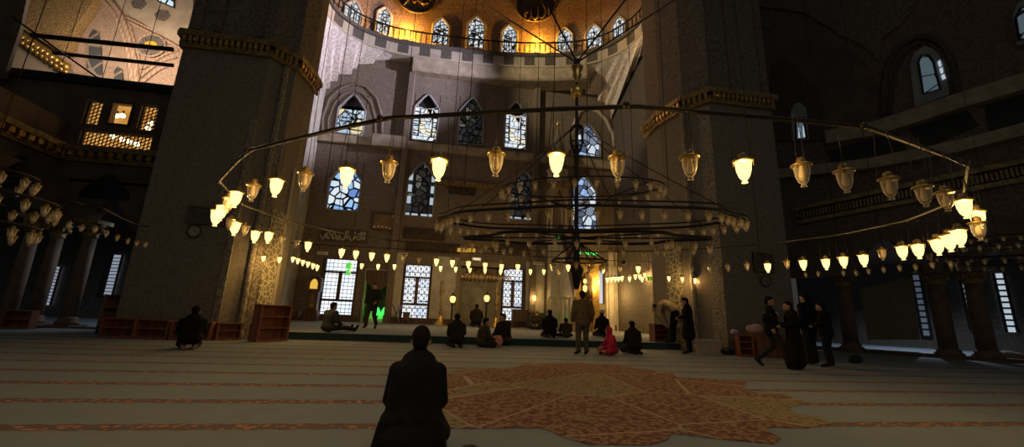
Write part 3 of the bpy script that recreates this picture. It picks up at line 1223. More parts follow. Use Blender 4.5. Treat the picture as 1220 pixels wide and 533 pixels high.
def point(loc, energy, col, rad=.05, name='lamp_light'):
    ld = bpy.data.lights.new(name, 'POINT')
    ld.energy, ld.color, ld.shadow_soft_size = energy, col, rad
    lo = bpy.data.objects.new(name, ld)
    C.objects.link(lo)
    lo.location = loc
    return lo


point(((x0 + x1) / 2 + .15, YB + .25, z0 + .62), 9, (.05, 1, .1), .1, 'green_light')

# ------------------------------------------------------------------ mihrab
x0, x1, z0, z1 = MIH
cx, hw = (x0 + x1) / 2, (x1 - x0) / 2
e = empty('mihrab_niche', (cx, YB, z0), 'tall stone prayer niche in the middle of the far wall', 'mihrab')
e['kind'] = 'structure'
A = []
for j in range(10):
    z = z0 + (z1 - z0) * (j / 9)
    k = 1 if j < 7 else (1 - (j - 6) * .22)
    A.append([V((cx - hw * cos(pi * i / 16), YB + .45 + 1.3 * k * sin(pi * i / 16), z)) for i in range(17)])
mb = MB()
for a, b in zip(A, A[1:]):
    mb.loft(a, b, 0, True)
mb.add(A[-1], [tuple(range(17))])
mb.build('alcove', M['marble'], e)
mb = MB()
for r in range(5):
    k = 12 - 2 * r
    for i in range(k):
        q = pi * (i + .5) / k
        rr = hw * (.98 - .17 * r)
        mb.ball((cx - rr * cos(q), YB + .4 + 1.0 * sin(q) * (1 - .15 * r), z1 - .75 + .17 * r), (.12, .12, .15), 6, 4)
mb.build('muqarnas_hood', M['gilt_dim'], e)
mb = MB().box(x0 - .25, x0, YB - .18, YB + .5, z0, z1 + .3).box(x1, x1 + .25, YB - .18, YB + .5, z0, z1 + .3).box(x0, x1, YB - .18, YB + .5, z1, z1 + .3)
mb.build('frame', M['panel'], e)


# ------------------------------------------------------------------ inscriptions and pictures on the far wall
def script_band(name, rect, rows, Y, label, board, ink, seed, parentless=True):
    """a board of gilded script: flowing strokes with uprights and dots"""
    rnd = random.Random(seed)
    pa, pb = ony(rect[0], rect[1], Y), ony(rect[2], rect[3], Y)
    z1, z0 = pa.z, pb.z
    zc = (ony((rect[0] + rect[2]) / 2, rect[1], Y).z, ony((rect[0] + rect[2]) / 2, rect[3], Y).z)
    z1, z0 = zc
    e = empty(name, ((pa.x + pb.x) / 2, Y, z0), label, 'inscription')
    MB().box(pa.x, pb.x, Y - .03, Y + .04, z0, z1).build('board', M[board], e)
    mb = MB()
    hh = (z1 - z0) / rows
    for r in range(rows):
        zb = z0 + hh * r
        x = pa.x + .06
        while x < pb.x - .2:
            w = rnd.uniform(.16, .34)
            kind = rnd.random()
            if kind < .4:
                P = [V((x, Y - .05, zb + hh * .85)), V((x + .02, Y - .05, zb + hh * .5)), V((x, Y - .05, zb + hh * .25))]
                w = .1
            elif kind < .75:
                P = [V((x, Y - .05, zb + hh * .45)), V((x + w * .3, Y - .05, zb + hh * .18)), V((x + w * .8, Y - .05, zb + hh * .22)), V((x + w, Y - .05, zb + hh * .55))]
            else:
                P = [V((x + w * .5 + cos(t) * w * .35, Y - .05, zb + hh * .45 + sin(t) * hh * .25)) for t in (0, 1.2, 2.4, 3.6, 4.8, 5.8)]
            mb.tube(smooth_curve(P, 3), hh * .06, 4)
            x += w + .02
    mb.build('script', M[ink], e)
    return e


script_band('inscription_panel', (481, 272, 530, 286), 1, YB - .05, 'upper dark band of gilded script below the dim second row window', 'disc', 'frame_gold', 3)
script_band('inscription_panel', (484, 289, 548, 302), 1, YB - .05, 'lower dark band of gilded script above the middle glass doors', 'disc', 'frame_gold', 4)
script_band('inscription_panel', (382, 273, 438, 289), 1, YB - .05, 'dark band of script above the wide left door', 'stone_dark', 'marble', 5)
script_band('inscription_panel', (586, 291, 640, 303), 1, YB - .05, 'dim band of gilded script right of the mihrab top', 'disc', 'frame_gold', 8)
script_band('inscription_panel', (535, 222, 566, 232), 1, YB - .05, 'small dark script cartouche high above the mihrab', 'disc', 'frame_gold', 9)


def framed(name, rect, Y, label, pic, fr, dots=False, cat='picture'):
    xc, yc = (rect[0] + rect[2]) / 2, (rect[1] + rect[3]) / 2
    xa, xb = ony(rect[0], yc, Y).x, ony(rect[2], yc, Y).x
    zb, zt = ony(xc, rect[3], Y).z, ony(xc, rect[1], Y).z
    e = empty(name, ((xa + xb) / 2, Y, zb), label, cat)
    t = min(xb - xa, zt - zb) * .08
    MB().box(xa, xb, Y - .04, Y, zb, zt).build('picture', pic, e)
    MB().box(xa, xb, Y - .09, Y, zb, zb + t).box(xa, xb, Y - .09, Y, zt - t, zt).box(xa, xa + t, Y - .09, Y, zb + t, zt - t).box(xb - t, xb, Y - .09, Y, zb + t, zt - t).build('frame', fr, e)
    if dots:
        g = MB()
        for i, (u, v) in enumerate(((.12, .16), (.3, .2), (.45, .2), (.62, .18), (.78, .12), (.84, .85), (.92, .8))):
            g.ball((xa + (xb - xa) * u, Y - .05, zb + (zt - zb) * v), (.06, .02, .06), 8, 6)
        g.build('gilded_motif', M['white'], e)
    return e


framed('framed_picture', (443, 254, 472, 275), YB - .1, 'dark framed brown panel with pale specks, left of the dim second row window', mat('brown_canvas', (.22, .14, .06), (.16, .1, .045), 'noise', 2), M['wood_dark'], True)

# illuminated yellow grille sign and white flood boxes hung on the wires
e = empty('lit_cartouche', ony(557, 300, 25.6), 'small row of lit yellow squares above the mihrab', 'sign')
for a, b in ((545, 549), (550.5, 553), (554, 557), (558, 561), (563, 566)):
    p, q = ony(a, 296, 25.7), ony(b, 301, 25.7)
    MB().box(p.x, q.x, 25.6, 25.7, q.z, p.z).build('lit_square', emit('yellow_square', (1, .55, .05), .55), e)

# ------------------------------------------------------------------ tall clock, candlesticks, lamp posts
p = ony(370, 379, 24.6)
cx, cy = p.x, 24.6
zt = ony(370, 329, 24.6).z
h = zt - ZP
e = empty('longcase_clock', (cx, cy, ZP), 'tall dark wooden clock with a glowing yellow dial left of the wide door', 'clock')
w = ony(379, 350, 24.6).x - ony(362, 350, 24.6).x
MB().box(cx - w * .5, cx + w * .5, cy - .25, cy + .25, ZP, ZP + h * .2).box(cx - w * .46, cx + w * .46, cy - .22, cy + .22, ZP + h * .2, ZP + h * .24).build('plinth', M['wood_dark'], e)
MB().box(cx - w * .36, cx + w * .36, cy - .2, cy + .2, ZP + h * .24, ZP + h * .66).build('trunk', M['wood_dark'], e)
hp = arch_pts(cx - w * .46, cx + w * .46, ZP + h * .66, ZP + h * .9, ZP + h, 12)
MB().prism([(a, cy - .24, b) for a, b in hp], (0, .48, 0)).build('hood', M['wood_dark'], e)
MB().tube([(a, cy - .25, b) for a, b in hp], .04, 5, True).build('hood_moulding', M['frame_gold'], e)
dp = arch_pts(cx - w * .26, cx + w * .26, ZP + h * .71, ZP + h * .8, ZP + h * .93, 12)
MB().prism([(a, cy - .27, b) for a, b in dp], (0, .03, 0)).build('dial', M['yellow_dial'], e)
MB().box(cx - w * .22, cx + w * .22, cy - .21, cy - .19, ZP + h * .28, ZP + h * .62).build('trunk_door', M['brown_dark'], e)
pen = MB().tube([(cx, cy - .23, ZP + h * .6), (cx, cy - .23, ZP + h * .36)], .015, 5).ball((cx, cy - .23, ZP + h * .34), (.09, .02, .09))
pen.build('pendulum', M['gilt'], e)


def candlestick(px, Y, ytop, label):
    p = ony(px, 384, Y)
    h = ony(px, ytop, Y).z - ZP
    e = empty('brass_candlestick', (p.x, Y, ZP), label, 'candlestick', 'brass candlesticks beside the mihrab')
    MB().lathe([(.36, 0), (.36, .05), (.24, .12), (.15, .4), (.13, .55), (.07, .6)], (p.x, Y, ZP), 14).build('foot', M['gilt'], e)
    prof = [(.05, .58)]
    n = 6
    for i in range(n):
        z = .6 + (h * .72 - .6) * i / n
        d = (h * .72 - .6) / n
        prof += [(.05, z + d * .1), (.11, z + d * .45), (.05, z + d * .9)]
    prof += [(.15, h * .73), (.18, h * .75), (.12, h * .78)]
    MB().lathe(prof, (p.x, Y, ZP), 12).build('shaft', M['gilt_dim'], e)
    MB().lathe([(.13, h * .76), (.13, h * .97), (.05, h)], (p.x, Y, ZP), 12).build('candle', M['panel'], e)


candlestick(524, 24.6, 334, 'tall brass candlestick on a spreading foot left of the mihrab')
candlestick(591, 24.4, 336, 'tall brass candlestick right of the mihrab, beside the right glass door')


def lamp_post(px, Y, ylamp, label, glow):
    p = ony(px, 385, Y)
    zl = ony(px, ylamp, Y).z
    e = empty('lamp_post', (p.x, Y, ZP), label, 'lamp', 'lamp posts before the mihrab')
    MB().lathe([(.24, 0), (.24, .05), (.08, .12), (.05, .3), (.05, zl - ZP - .32), (.12, zl - ZP - .25), (.13, zl - ZP - .18)], (p.x, Y, ZP), 10).build('post', M['black'], e)
    MB().lathe([(.08, -.2), (.16, -.05), (.17, .08), (.11, .18), (.05, .2)], (p.x, Y, zl), 12).build('globe', M['flame'], e)
    MB().lathe([(.12, .19), (.14, .22), (.05, .32), (.02, .42)], (p.x, Y, zl), 10).build('finial', M['black'], e)
    l = point((p.x, Y - .32, zl), glow, (1, .6, .22), .12)


lamp_post(537.5, 24.0, 357, 'black lamp post with a small glowing globe, left one before the mihrab', 10)
lamp_post(578.5, 24.0, 356, 'black lamp post with a glowing globe, right one before the mihrab', 12)
# wall lantern right of the right door
p = ony(636, 356, YB - .25)
e = empty('wall_lantern', p, 'warm wall lantern glowing between the right glass door and the minbar', 'lamp')
MB().lathe([(.07, -.2), (.15, -.08), (.15, .15), (.06, .25)], p, 10).build('globe', M['flame'], e)
MB().box(p.x - .04, p.x + .04, p.y, YB, p.z - .3, p.z - .2).build('bracket', M['black'], e)
point(p - V((0, .3, 0)), 26, (1, .6, .2), .1)

# low furniture against the far wall
def lowbox(name, px0, px1, y0, y1, Y, d, m, label, cat, kind='bench'):
    xa, xb = ony(px0, y1, Y).x, ony(px1, y1, Y).x
    zt = ony((px0 + px1) / 2, y0, Y).z
    e = empty(name, ((xa + xb) / 2, Y, ZP), label, cat)
    h = zt - ZP
    MB().box(xa, xb, Y - d / 2, Y + d / 2, zt - .06, zt).build('top', M[m], e)
    MB().box(xa + .04, xb - .04, Y - d / 2 + .04, Y + d / 2 - .04, ZP + h * .35, zt - .06).build('body', M[m], e)
    for x in (xa + .05, xb - .05):
        for y in (Y - d / 2 + .05, Y + d / 2 - .05):
            MB().box(x - .04, x + .04, y - .04, y + .04, ZP, ZP + h * .36).build('leg', M[m], e)
    return e


lowbox('reading_desk', 609, 629, 369, 384, 25.0, .5, 'wood_dark', 'dark low reading desk below the right glass door', 'desk')
lowbox('reading_desk', 479, 488, 372, 384, 25.2, .4, 'wood_dark', 'small brown desk at the left foot of the left glass door', 'desk')
lowbox('chest', 630, 650, 373, 385, 24.8, .5, 'stone_dark', 'grey covered chest under the wall lantern', 'chest')
lowbox('bench', 343, 356, 371, 386, 24.6, .5, 'wood_dark', 'low dark bench at the foot of the far wall left of the tall clock', 'bench')
p = ony(471, 386, 24.8)
e = empty('folding_stand', (p.x, 24.8, ZP), 'dark folding book stand left of the left glass door', 'stand')
hh = ony(471, 363, 24.8).z - ZP
for s in (-1, 1):
    MB().obox((p.x, 24.8, ZP + hh / 2), V((.26 * s, 0, hh / 2)), V((0, .2, 0)), V((.02, 0, -.01 * s))).build('leaf', M['wood_dark'], e)

# ------------------------------------------------------------------ minbar (pulpit)
YK, YPT = 25.0, 21.0
kx0, kx1 = ony(653, 250, YK).x, ony(674, 250, YK).x
kc, kw = (kx0 + kx1) / 2, (kx1 - kx0)
zk = lambda y: ony(663, y, YK).z
e = empty('minbar', (kc, 23.0, ZP), 'stone pulpit with a spired kiosk on top and a gilded doorway at its foot', 'pulpit')
mb = MB()
for sx in (-1, 1):
    for sy in (-1, 1):
        mb.lathe([(.13, zk(284)), (.09, zk(280)), (.08, zk(250)), (.13, zk(246))], (kc + sx * kw * .4, YK + sy * kw * .4, 0), 8)
mb.build('kiosk_columns', M['plain'], e)
mb = MB()
ap = arch_pts(kc - kw * .33, kc + kw * .33, zk(248), zk(243), zk(229), 12, .4)
for yy in (YK - kw * .5, YK + kw * .38):
    for a, b in zip(ap[1:], ap[2:-1]):
        mb.prism([(a[0], yy, a[1]), (b[0], yy, b[1]), (b[0], yy, zk(223)), (a[0], yy, zk(223))], (0, kw * .12, 0))
    mb.box(kx0, kc - kw * .33, yy, yy + kw * .12, zk(247), zk(223)).box(kc + kw * .33, kx1, yy, yy + kw * .12, zk(247), zk(223))
for xx in (kx0, kx1 - kw * .12):
    mb.box(xx, xx + kw * .12, YK - kw * .4, YK + kw * .4, zk(236), zk(223))
mb.build('kiosk_arches', M['panel'], e)
MB().box(kx0 - .12, kx1 + .12, YK - kw * .6, YK + kw * .6, zk(224), zk(220)).box(kx0 - .05, kx1 + .05, YK - kw * .55, YK + kw * .55, zk(227), zk(224)).build('kiosk_cornice', M['gilt_dim'], e)
MB().lathe([(kw * .56, zk(220)), (kw * .56, zk(207)), (kw * .62, zk(206)), (kw * .62, zk(204))], (kc, YK, 0), 8, smooth=False).build('kiosk_drum', M['plain'], e)
MB().lathe([(kw * .56, zk(204)), (kw * .52, zk(198)), (kw * .3, zk(172)), (.05, zk(152))], (kc, YK, 0), 12).build('spire', M['stone'], e)
MB().lathe([(.04, zk(152)), (.04, zk(150)), (.14, zk(149)), (.04, zk(147)), (.09, zk(146)), (.02, zk(143))], (kc, YK, 0), 8).build('finial', M['gilt'], e)
gx0, gx1 = ony(686, 350, YPT).x, ony(714, 350, YPT).x
zp = lambda y: ony(700, y, YPT).z
gw = gx1 - gx0
# stair flank, parapet and solid support between doorway and kiosk
sx0, sx1 = gx0 + gw * .1, gx0 + gw * .62
zA, zB = ZP + .5, zk(285)
for nm, xx in (('flank', sx0), ('flank', sx1)):
    MB().prism([(xx, YPT + .3, ZP), (xx, YK + .6, ZP), (xx, YK + .6, zB), (xx, YK - .5, zB), (xx, YPT + .3, zA + .5)], (.1, 0, 0)).build(nm, M['marble'], e)
mb = MB()
for i in range(14):
    y = YPT + .4 + (YK - YPT - .9) * i / 14
    mb.box(sx0 + .1, sx1, y, y + .3, ZP + (zB - ZP) * i / 14, ZP + (zB - ZP) * (i + 1) / 14)
mb.build('stairs', M['marble'], e)
mb = MB()
for xx in (sx0 + .05, sx1 + .05):
    mb.tube([(xx, YPT + .3, zA + 1.3), (xx, YK - .5, zB + .8), (xx, YK + .4, zB + .8)], .1, 6)
    mb.prism([(xx - .03, YPT + .3, zA + .55), (xx - .03, YK - .5, zB + .05), (xx - .03, YK - .5, zB + .7), (xx - .03, YPT + .3, zA + 1.2)], (.06, 0, 0))
mb.build('parapet', M['wood_dark'], e)
MB().box(kx0, kx1, YK - kw / 2, YK + kw / 2, zB - .3, zB).box(kx0 + .15, kx1 - .15, YK - kw * .35, YK + kw * .35, ZP, zB - .3).build('kiosk_base', M['marble'], e)
# doorway
mb = MB()
jl, jr = gx0 + gw * .22, gx0 + gw * .72
ap = arch_pts(jl, jr, ZP, zp(332), zp(324), 12, .4)
for a, b in zip(ap[1:], ap[2:-1]):
    mb.prism([(a[0], YPT, a[1]), (b[0], YPT, b[1]), (b[0], YPT, zp(315)), (a[0], YPT, zp(315))], (0, .3, 0))
mb.box(gx0, jl, YPT, YPT + .3, ZP, zp(315)).box(jr, gx1, YPT, YPT + .3, ZP, zp(315))
mb.box(gx0 - .08, gx1 + .08, YPT - .1, YPT + .35, zp(315), zp(312))
mb.build('doorway', M['gilt'], e)
cr = MB()
for i in range(7):
    x = gx0 + gw * (i + .5) / 7
    cr.prism([(x - gw / 15, YPT + .05, zp(312)), (x + gw / 15, YPT + .05, zp(312)), (x, YPT + .05, zp(306) if i != 3 else zp(303))], (0, .12, 0))
cr.build('cresting', M['gilt'], e)
# small hanging lantern seen through the doorway
p = ony(697, 346, YPT + .6)
l = empty('door_lantern', p, 'pair of glowing lanterns seen through the pulpit doorway', 'lamp')
MB().lathe([(.05, -.1), (.12, 0), (.12, .2), (.05, .28)], p, 8).build('glass', M['flame'], l)
MB().lathe([(.04, .36), (.1, .42), (.1, .56), (.04, .62)], p, 8).build('upper_glass', M['flame'], l)
MB().tube([p + V((0, 0, .6)), p + V((0, 0, 1.3))], .012, 4).build('chain', M['iron'], l)
point(p + V((.1, -.5, .2)), 9, (1, .62, .2), .1)
point(ony(728, 350, 24.6), 170, (1, .62, .2), .1)  # added light without a fitting, brightens the marble in the right corner
point(ony(713, 345, 20.6), 20, (1, .62, .2), .1)  # no fitting here either, lights the gilded doorway from the front
# railing panel left of the pulpit
bx0, bx1 = ony(653, 370, 22.5).x, ony(679, 370, 22.5).x
zr = ony(665, 354, 22.5).z
e = empty('low_screen', ((bx0 + bx1) / 2, 22.5, ZP), 'low pale balustrade with green light behind, left of the pulpit doorway', 'balustrade')
MB().box(bx0, bx1, 22.42, 22.58, zr - .12, zr).build('top_rail', M['plain'], e)
MB().box(bx0, bx1, 22.44, 22.56, ZP, ZP + .12).build('bottom_rail', M['plain'], e)
for i in range(6):
    x = bx0 + (bx1 - bx0) * (i + .1) / 5.3
    MB().box(x - .05, x + .05, 22.45, 22.55, ZP + .12, zr - .12).build('post', M['plain'], e)
point(((bx0 + bx1) / 2, 23.3, ZP + .7), 3, (.2, 1, .15), .1, 'green_light')
# green lit lettering bars
for px0, px1, y, Y, lab in ((683, 712, 302, 20.5, 'long green light bar above the pulpit doorway'), (664, 676, 284, 20.5, 'short green light bar left of the chandelier foot')):
    p, q = ony(px0, y - 1.4, Y), ony(px1, y + 1.4, Y)
    e = empty('light_bar', ((p.x + q.x) / 2, Y, (p.z + q.z) / 2), lab, 'sign')
    MB().box(p.x, q.x, Y, Y + .06, min(p.z, q.z) - .02, max(p.z, q.z) + .02).build('housing', M['black'], e)
    k = max(3, int((px1 - px0) / 3.2))
    g = MB()
    for i in range(k):
        x = p.x + (q.x - p.x) * (i + .5) / k
        zc = (p.z + q.z) / 2
        g.box(x - .045, x + .04, Y - .02, Y, zc - .03, zc + .05)
        g.box(x - .05, x + .05, Y - .02, Y, zc - .06, zc - .035)
    g.build('lit_letters', M['led_green'], e)
    MB().tube([((p.x + q.x) / 2, Y + .03, max(p.z, q.z)), ((p.x + q.x) / 2, Y + .03, max(p.z, q.z) + 4)], .01, 4).build('hanger', M['iron'], e)
# small yellow green exit style sign in the right bay
p = ony(774, 332, 19.6)
e = empty('exit_sign', p, 'small yellow green lit sign among the bulbs at the right of the far wall', 'sign')
MB().box(p.x - .15, p.x + .15, p.y, p.y + .08, p.z - .11, p.z + .11).build('face', emit('yellow_green_face', (.45, .75, .05), .5), e)
g = MB()
for dx in (-.09, .07):
    g.tube([(p.x + dx, p.y - .02, p.z + .02), (p.x + dx + .03, p.y - .02, p.z - .04), (p.x + dx + .05, p.y - .02, p.z - .1)], .02, 4)
    g.ball((p.x + dx, p.y - .02, p.z + .06), .03, 6, 4)
g.build('pictogram', M['black'], e)
MB().tube([(p.x, p.y + .04, p.z + .14), (p.x, p.y + .04, p.z + 1.2)], .01, 4).build('hanger', M['iron'], e)
# green hanging ball before the left door
p = ony(416, 317, 20)
e = empty('green_glass_ball', p, 'green glass ball lamp hanging before the top of the wide left door', 'lamp')
MB().ball(p, (.16, .16, .16)).ball(p + V((0, 0, -.3)), (.12, .12, .14)).build('glass', emit('green_ball_glass', (.12, .8, .12), .8), e)
MB().tube([p + V((0, 0, .15)), p + V((0, 0, 3))], .01, 4).build('wire', M['iron'], e)

# ------------------------------------------------------------------ clocks and boards on the piers and side wall
def clock(p, n, r, label, dial, rim):
    n = V(n).normalized()
    t = V((-n.y, n.x, 0))
    up = V((0, 0, 1))
    e = empty('wall_clock', p, label, 'clock')
    ring = lambda rr, off: [p + n * off + (t * cos(q) + up * sin(q)) * rr for q in [2 * pi * i / 28 for i in range(28)]]
    dl = MB().prism(ring(r, 0), n * .05).build('dial', dial, e)
    MB().tube(ring(r, .05), r * .12, 6, True).build('rim', rim, e)
    h = MB()
    h.tube([p + n * .06, p + n * .06 + (up * .6 + t * .2) * r], r * .04, 4)
    h.tube([p + n * .06, p + n * .06 + (up * -.2 + t * .45) * r], r * .05, 4)
    h.build('hands', M['black'], dl)
    k = MB()
    for i in range(12):
        q = i * pi / 6
        k.obox(p + n * .055 + (t * cos(q) + up * sin(q)) * r * .8, (t * cos(q) + up * sin(q)) * r * .07, (t * -sin(q) + up * cos(q)) * r * .03, n * .004)
    k.build('hour_marks', M['black'], dl)


ivory = mat('ivory_dial', (.36, .32, .24), rough=.5)
clock(ony(232.5, 276, 12.52), (0, -1, 0), .17, 'round pale clock on the front of the left pier', ivory, M['wood_dark'])
clock(ony(911, 335, 11.82), (0, -1, 0), .17, 'round dim clock on the front of the right pier', mat('grey_dial', (.22, .19, .14)), M['wood_dark'])
clock(onx(808, 329, XR - .05) - V((.1, 0, 0)), (-1, -.4, 0), .38, 'black oval looking clock on the side wall behind the bowing man', M['brown_dark'], M['black'])
framed('name_board', (224, 247, 270, 268), 12.53, 'dim rectangular board above the left pier clock', M['stone_dark'], M['brown_dark'], cat='board')
framed('framed_picture', (897, 301, 921, 324), 11.83, 'dark framed panel above the right pier clock', M['stone_dark'], M['gilt_dim'])
# ------------------------------------------------------------------ left: loge wall, arcade, bright exedra beyond
YL = 15.6
pc = ony(75, 180, YL)                       # inner corner of the left side, on its gilded cornice
zc = pc.z
pe = onz(-40, 130, zc)
zlo = zc - 1.6
# upper edge of the loge (a dark beam) and the opening above it
zb = ony(105, 102, YL).z
xl, xr_ = ony(-30, 95, YL).x, -8.4
mb = MB()
xlo = ony(-30, 94, YL).x
scr = []                                     # screen openings in the loge wall


def ql(px, py):
    p = ony(px, py, YL)
    return p.x, p.z


for r in ((100, 119, 120, 148), (131, 123, 157, 149), (165, 125, 186, 155), (93, 158, 181, 176)):
    xc, yc = (r[0] + r[2]) / 2, (r[1] + r[3]) / 2
    scr.append((ql(r[0], yc)[0], ql(r[2], yc)[0], ql(xc, r[3])[1], ql(xc, r[1])[1]))
hole_wall(mb, xlo, xr_, 4.9, zb, YL, YL + .25, scr)
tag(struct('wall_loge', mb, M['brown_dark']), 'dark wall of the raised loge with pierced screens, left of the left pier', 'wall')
mb = MB().box(xlo, xr_, YL - .15, YL + .3, zb, zb + .3)
tag(struct('trim_23', mb, M['iron']), 'dark beam along the top of the loge', 'beam')
# lit room behind the screens
mb = MB().box(pc.x, xr_, YL + 2.2, YL + 2.3, 5.2, zb).box(pc.x, pc.x + .1, YL + .25, YL + 2.2, 5.2, zb).box(xr_ - .1, xr_, YL + .25, YL + 2.2, 5.2, zb).box(pc.x, xr_, YL + .25, YL + 2.2, 5.1, 5.2).box(pc.x, xr_, YL + .25, YL + 2.2, zb - .1, zb)
tag(struct('wall_loge_room', mb, M['loge_lit']), 'pale lit room behind the loge screens', 'wall')
for k, (px, py) in enumerate(((139, 138), (146, 138), (103, 140), (107, 141), (180, 147), (176, 153), (135, 163), (145, 166), (154, 169), (163, 172))):
    p = ony(px, py, YL + 1.1)
    e = empty('loge_bulb', p, WORD[k] + ' glowing bulb from the left order inside the screened loge', 'lamp', 'bulbs in the loge')
    e['label'] = ('left of two bare bulbs in the open loge window', 'right of two bare bulbs in the open loge window', 'upper bulb behind the left pierced screen of the loge', 'lower bulb behind the left pierced screen of the loge',
                  'upper bulb behind the right pierced screen of the loge', 'lower bulb behind the right pierced screen of the loge', 'first bulb from the left behind the long loge screen', 'second bulb from the left behind the long loge screen', 'third bulb from the left behind the long loge screen', 'fourth bulb from the left behind the long loge screen')[k]
    MB().ball(p, .09, 10, 8).build('glass', M['bulb_lit'], e)
    MB().tube([p + V((0, 0, .08)), p + V((0, 0, .2))], .03, 6).build('socket', M['iron'], e)
point(((pc.x + xr_) / 2, YL + 1.4, zb - .6), 34, (1, .62, .25), .2, 'loge_light')
point(((pc.x + xr_) / 2 - 1.2, YL + 1.4, 5.9), 24, (1, .62, .25), .2, 'loge_light')


def lattice(rect, cell, label):
    """a pierced stone screen: hexagon holes cut through a slab"""
    x0, x1, z0, z1 = rect
    s = cell
    bm = bmesh.new()
    hx, hz = s * 1.5, s * sqrt(3)
    cols, rws = int((x1 - x0) / hx) + 2, int((z1 - z0) / hz) + 2
    faces = []
    cache = {}
    for i in range(cols):
        for j in range(rws):
            cx, cz = x0 + i * hx, z0 + j * hz + (hz / 2 if i % 2 else 0)
            if not (x0 - s < cx < x1 + s and z0 - s < cz < z1 + s):
                continue
            vs = []
            for k in range(6):
                x, z = cx + s * cos(k * pi / 3), cz + s * sin(k * pi / 3)
                x, z = min(max(x, x0), x1), min(max(z, z0), z1)
                key = (round(x, 3), round(z, 3))
                if key not in cache:
                    cache[key] = bm.verts.new((x, YL + .08, z))
                if cache[key] not in vs:
                    vs.append(cache[key])
            if len(vs) >= 5:
                try:
                    faces.append(bm.faces.new(vs))
                except ValueError:
                    pass
    res = bmesh.ops.inset_individual(bm, faces=faces, thickness=s * .57, use_even_offset=True)
    bmesh.ops.delete(bm, geom=faces, context='FACES')
    geom = bmesh.ops.extrude_face_region(bm, geom=bm.faces[:])
    bmesh.ops.translate(bm, vec=(0, .08, 0), verts=[g for g in geom['geom'] if isinstance(g, bmesh.types.BMVert)])
    bmesh.ops.recalc_face_normals(bm, faces=bm.faces)
    off = V(((x0 + x1) / 2, YL + .1, z0))
    bmesh.ops.translate(bm, vec=-off, verts=bm.verts)
    me = bpy.data.meshes.new('pierced_screen')
    bm.to_mesh(me)
    bm.free()
    me.materials.append(M['brown_dark'])
    o = bpy.data.objects.new('pierced_screen', me)
    C.objects.link(o)
    o.location = off
    tag(o, label, 'screen')


lattice(scr[0], .085, 'upright pierced screen lit from behind, left of the open loge window')
lattice(scr[2], .085, 'upright pierced screen lit from behind, right of the open loge window')
lattice(scr[3], .08, 'long low pierced screen lit from behind, under the loge window')
x0, x1, z0, z1 = scr[1]
e = empty('window_30', ((x0 + x1) / 2, YL, z0), 'open lit loge window between two pierced screens', 'window')
e['kind'] = 'structure'
MB().tube([(x0, YL - .02, z0), (x0, YL - .02, z1), (x1, YL - .02, z1), (x1, YL - .02, z0)], .06, 4, True).build('frame', M['wood_dark'], e)
# side wall of the left aisle, running from the corner toward the viewer
d = (pe - pc)
d.z = 0
d.normalize()
nL = V((-d.y, d.x, 0))
if nL.x < 0:
    nL = -nL
far = pc + d * 9
ztop = ony(75, 146, YL).z
mb = MB().prism([V((pc.x, pc.y, 4.9)), V((far.x, far.y, 4.9)), V((far.x, far.y, ztop)), V((pc.x, pc.y, ztop))], -nL * .4)
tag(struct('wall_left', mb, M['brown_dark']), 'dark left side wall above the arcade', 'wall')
cornice('trim_24', [(far.x, far.y), (pc.x, pc.y), (xr_, YL - .02)], zc - .35, .3, .55, 'gilded cornice running along the left loge above the arcade', .3)


def arcade(path, zs, zt, hole_list, name, label, m):
    """wall pierced by pointed arches between plan points; hole_list of (distance along, half width)"""
    p, q = V((*path[0], 0)), V((*path[1], 0))
    dd = (q - p)
    ln = dd.length
    dd.normalize()
    nn = V((-dd.y, dd.x, 0))
    mb = MB()
    x = 0
    for s, hw in hole_list + [(ln + 99, 99)]:
        if s - hw > x:
            a, b = p + dd * x, p + dd * min(s - hw, ln)
            mb.prism([a + V((0, 0, zs - .2)), b + V((0, 0, zs - .2)), b + V((0, 0, zt)), a + V((0, 0, zt))], nn * .45)
        if s + hw <= ln + .01:
            ap = arch_pts(s - hw, s + hw, 0, zs, zs + hw * 1.25, 14, .4)
            for u, v in zip(ap[1:], ap[2:-1]):
                a, b = p + dd * u[0], p + dd * v[0]
                mb.prism([a + V((0, 0, u[1])), b + V((0, 0, v[1])), b + V((0, 0, zt)), a + V((0, 0, zt))], nn * .45)
        x = s + hw
    tag(struct(name, mb, M[m]), label, 'arcade')


def column(x, y, zs, r, label, tone='marble', group=None):
    e = empty('marble_column', (x, y, 0), label, 'column', group)
    MB().box(x - r * 1.7, x + r * 1.7, y - r * 1.7, y + r * 1.7, 0, .1).lathe([(r * 1.5, .1), (r * 1.55, .18), (r * 1.2, .25), (r * 1.3, .32), (r, .36)], (x, y, 0), 14).build('base', M[tone], e)
    MB().lathe([(r, .34), (r * .97, zs * .5), (r * .88, zs - .62)], (x, y, 0), 16).build('shaft', M[tone], e)
    c = MB().lathe([(r * .9, zs - .62), (r * 1.1, zs - .58), (r * .95, zs - .52), (r * 1.2, zs - .4), (r * 1.5, zs - .2), (r * 1.7, zs - .12)], (x, y, 0), 14)
    for i in range(10):
        q = i * pi / 5
        c.ball((x + r * 1.3 * cos(q), y + r * 1.3 * sin(q), zs - .34), (.06, .06, .1), 6, 4)
    c.box(x - r * 1.75, x + r * 1.75, y - r * 1.75, y + r * 1.75, zs - .13, zs)
    c.build('capital', M['gilt_dim'], e)


col_m = mat('porphyry_column', (.20, .13, .085), (.14, .09, .06), 'noise', 3, .4, .6, rough=.75)
M['col'] = col_m
zsp = 3.6
ax0, ax1 = pc.x, -8.5
L2 = ax1 - ax0


def arc_wall(p, q, cx_list, name, label):
    arcade((p, q), zsp, 5.0, cx_list, name, label, 'brown_dark')


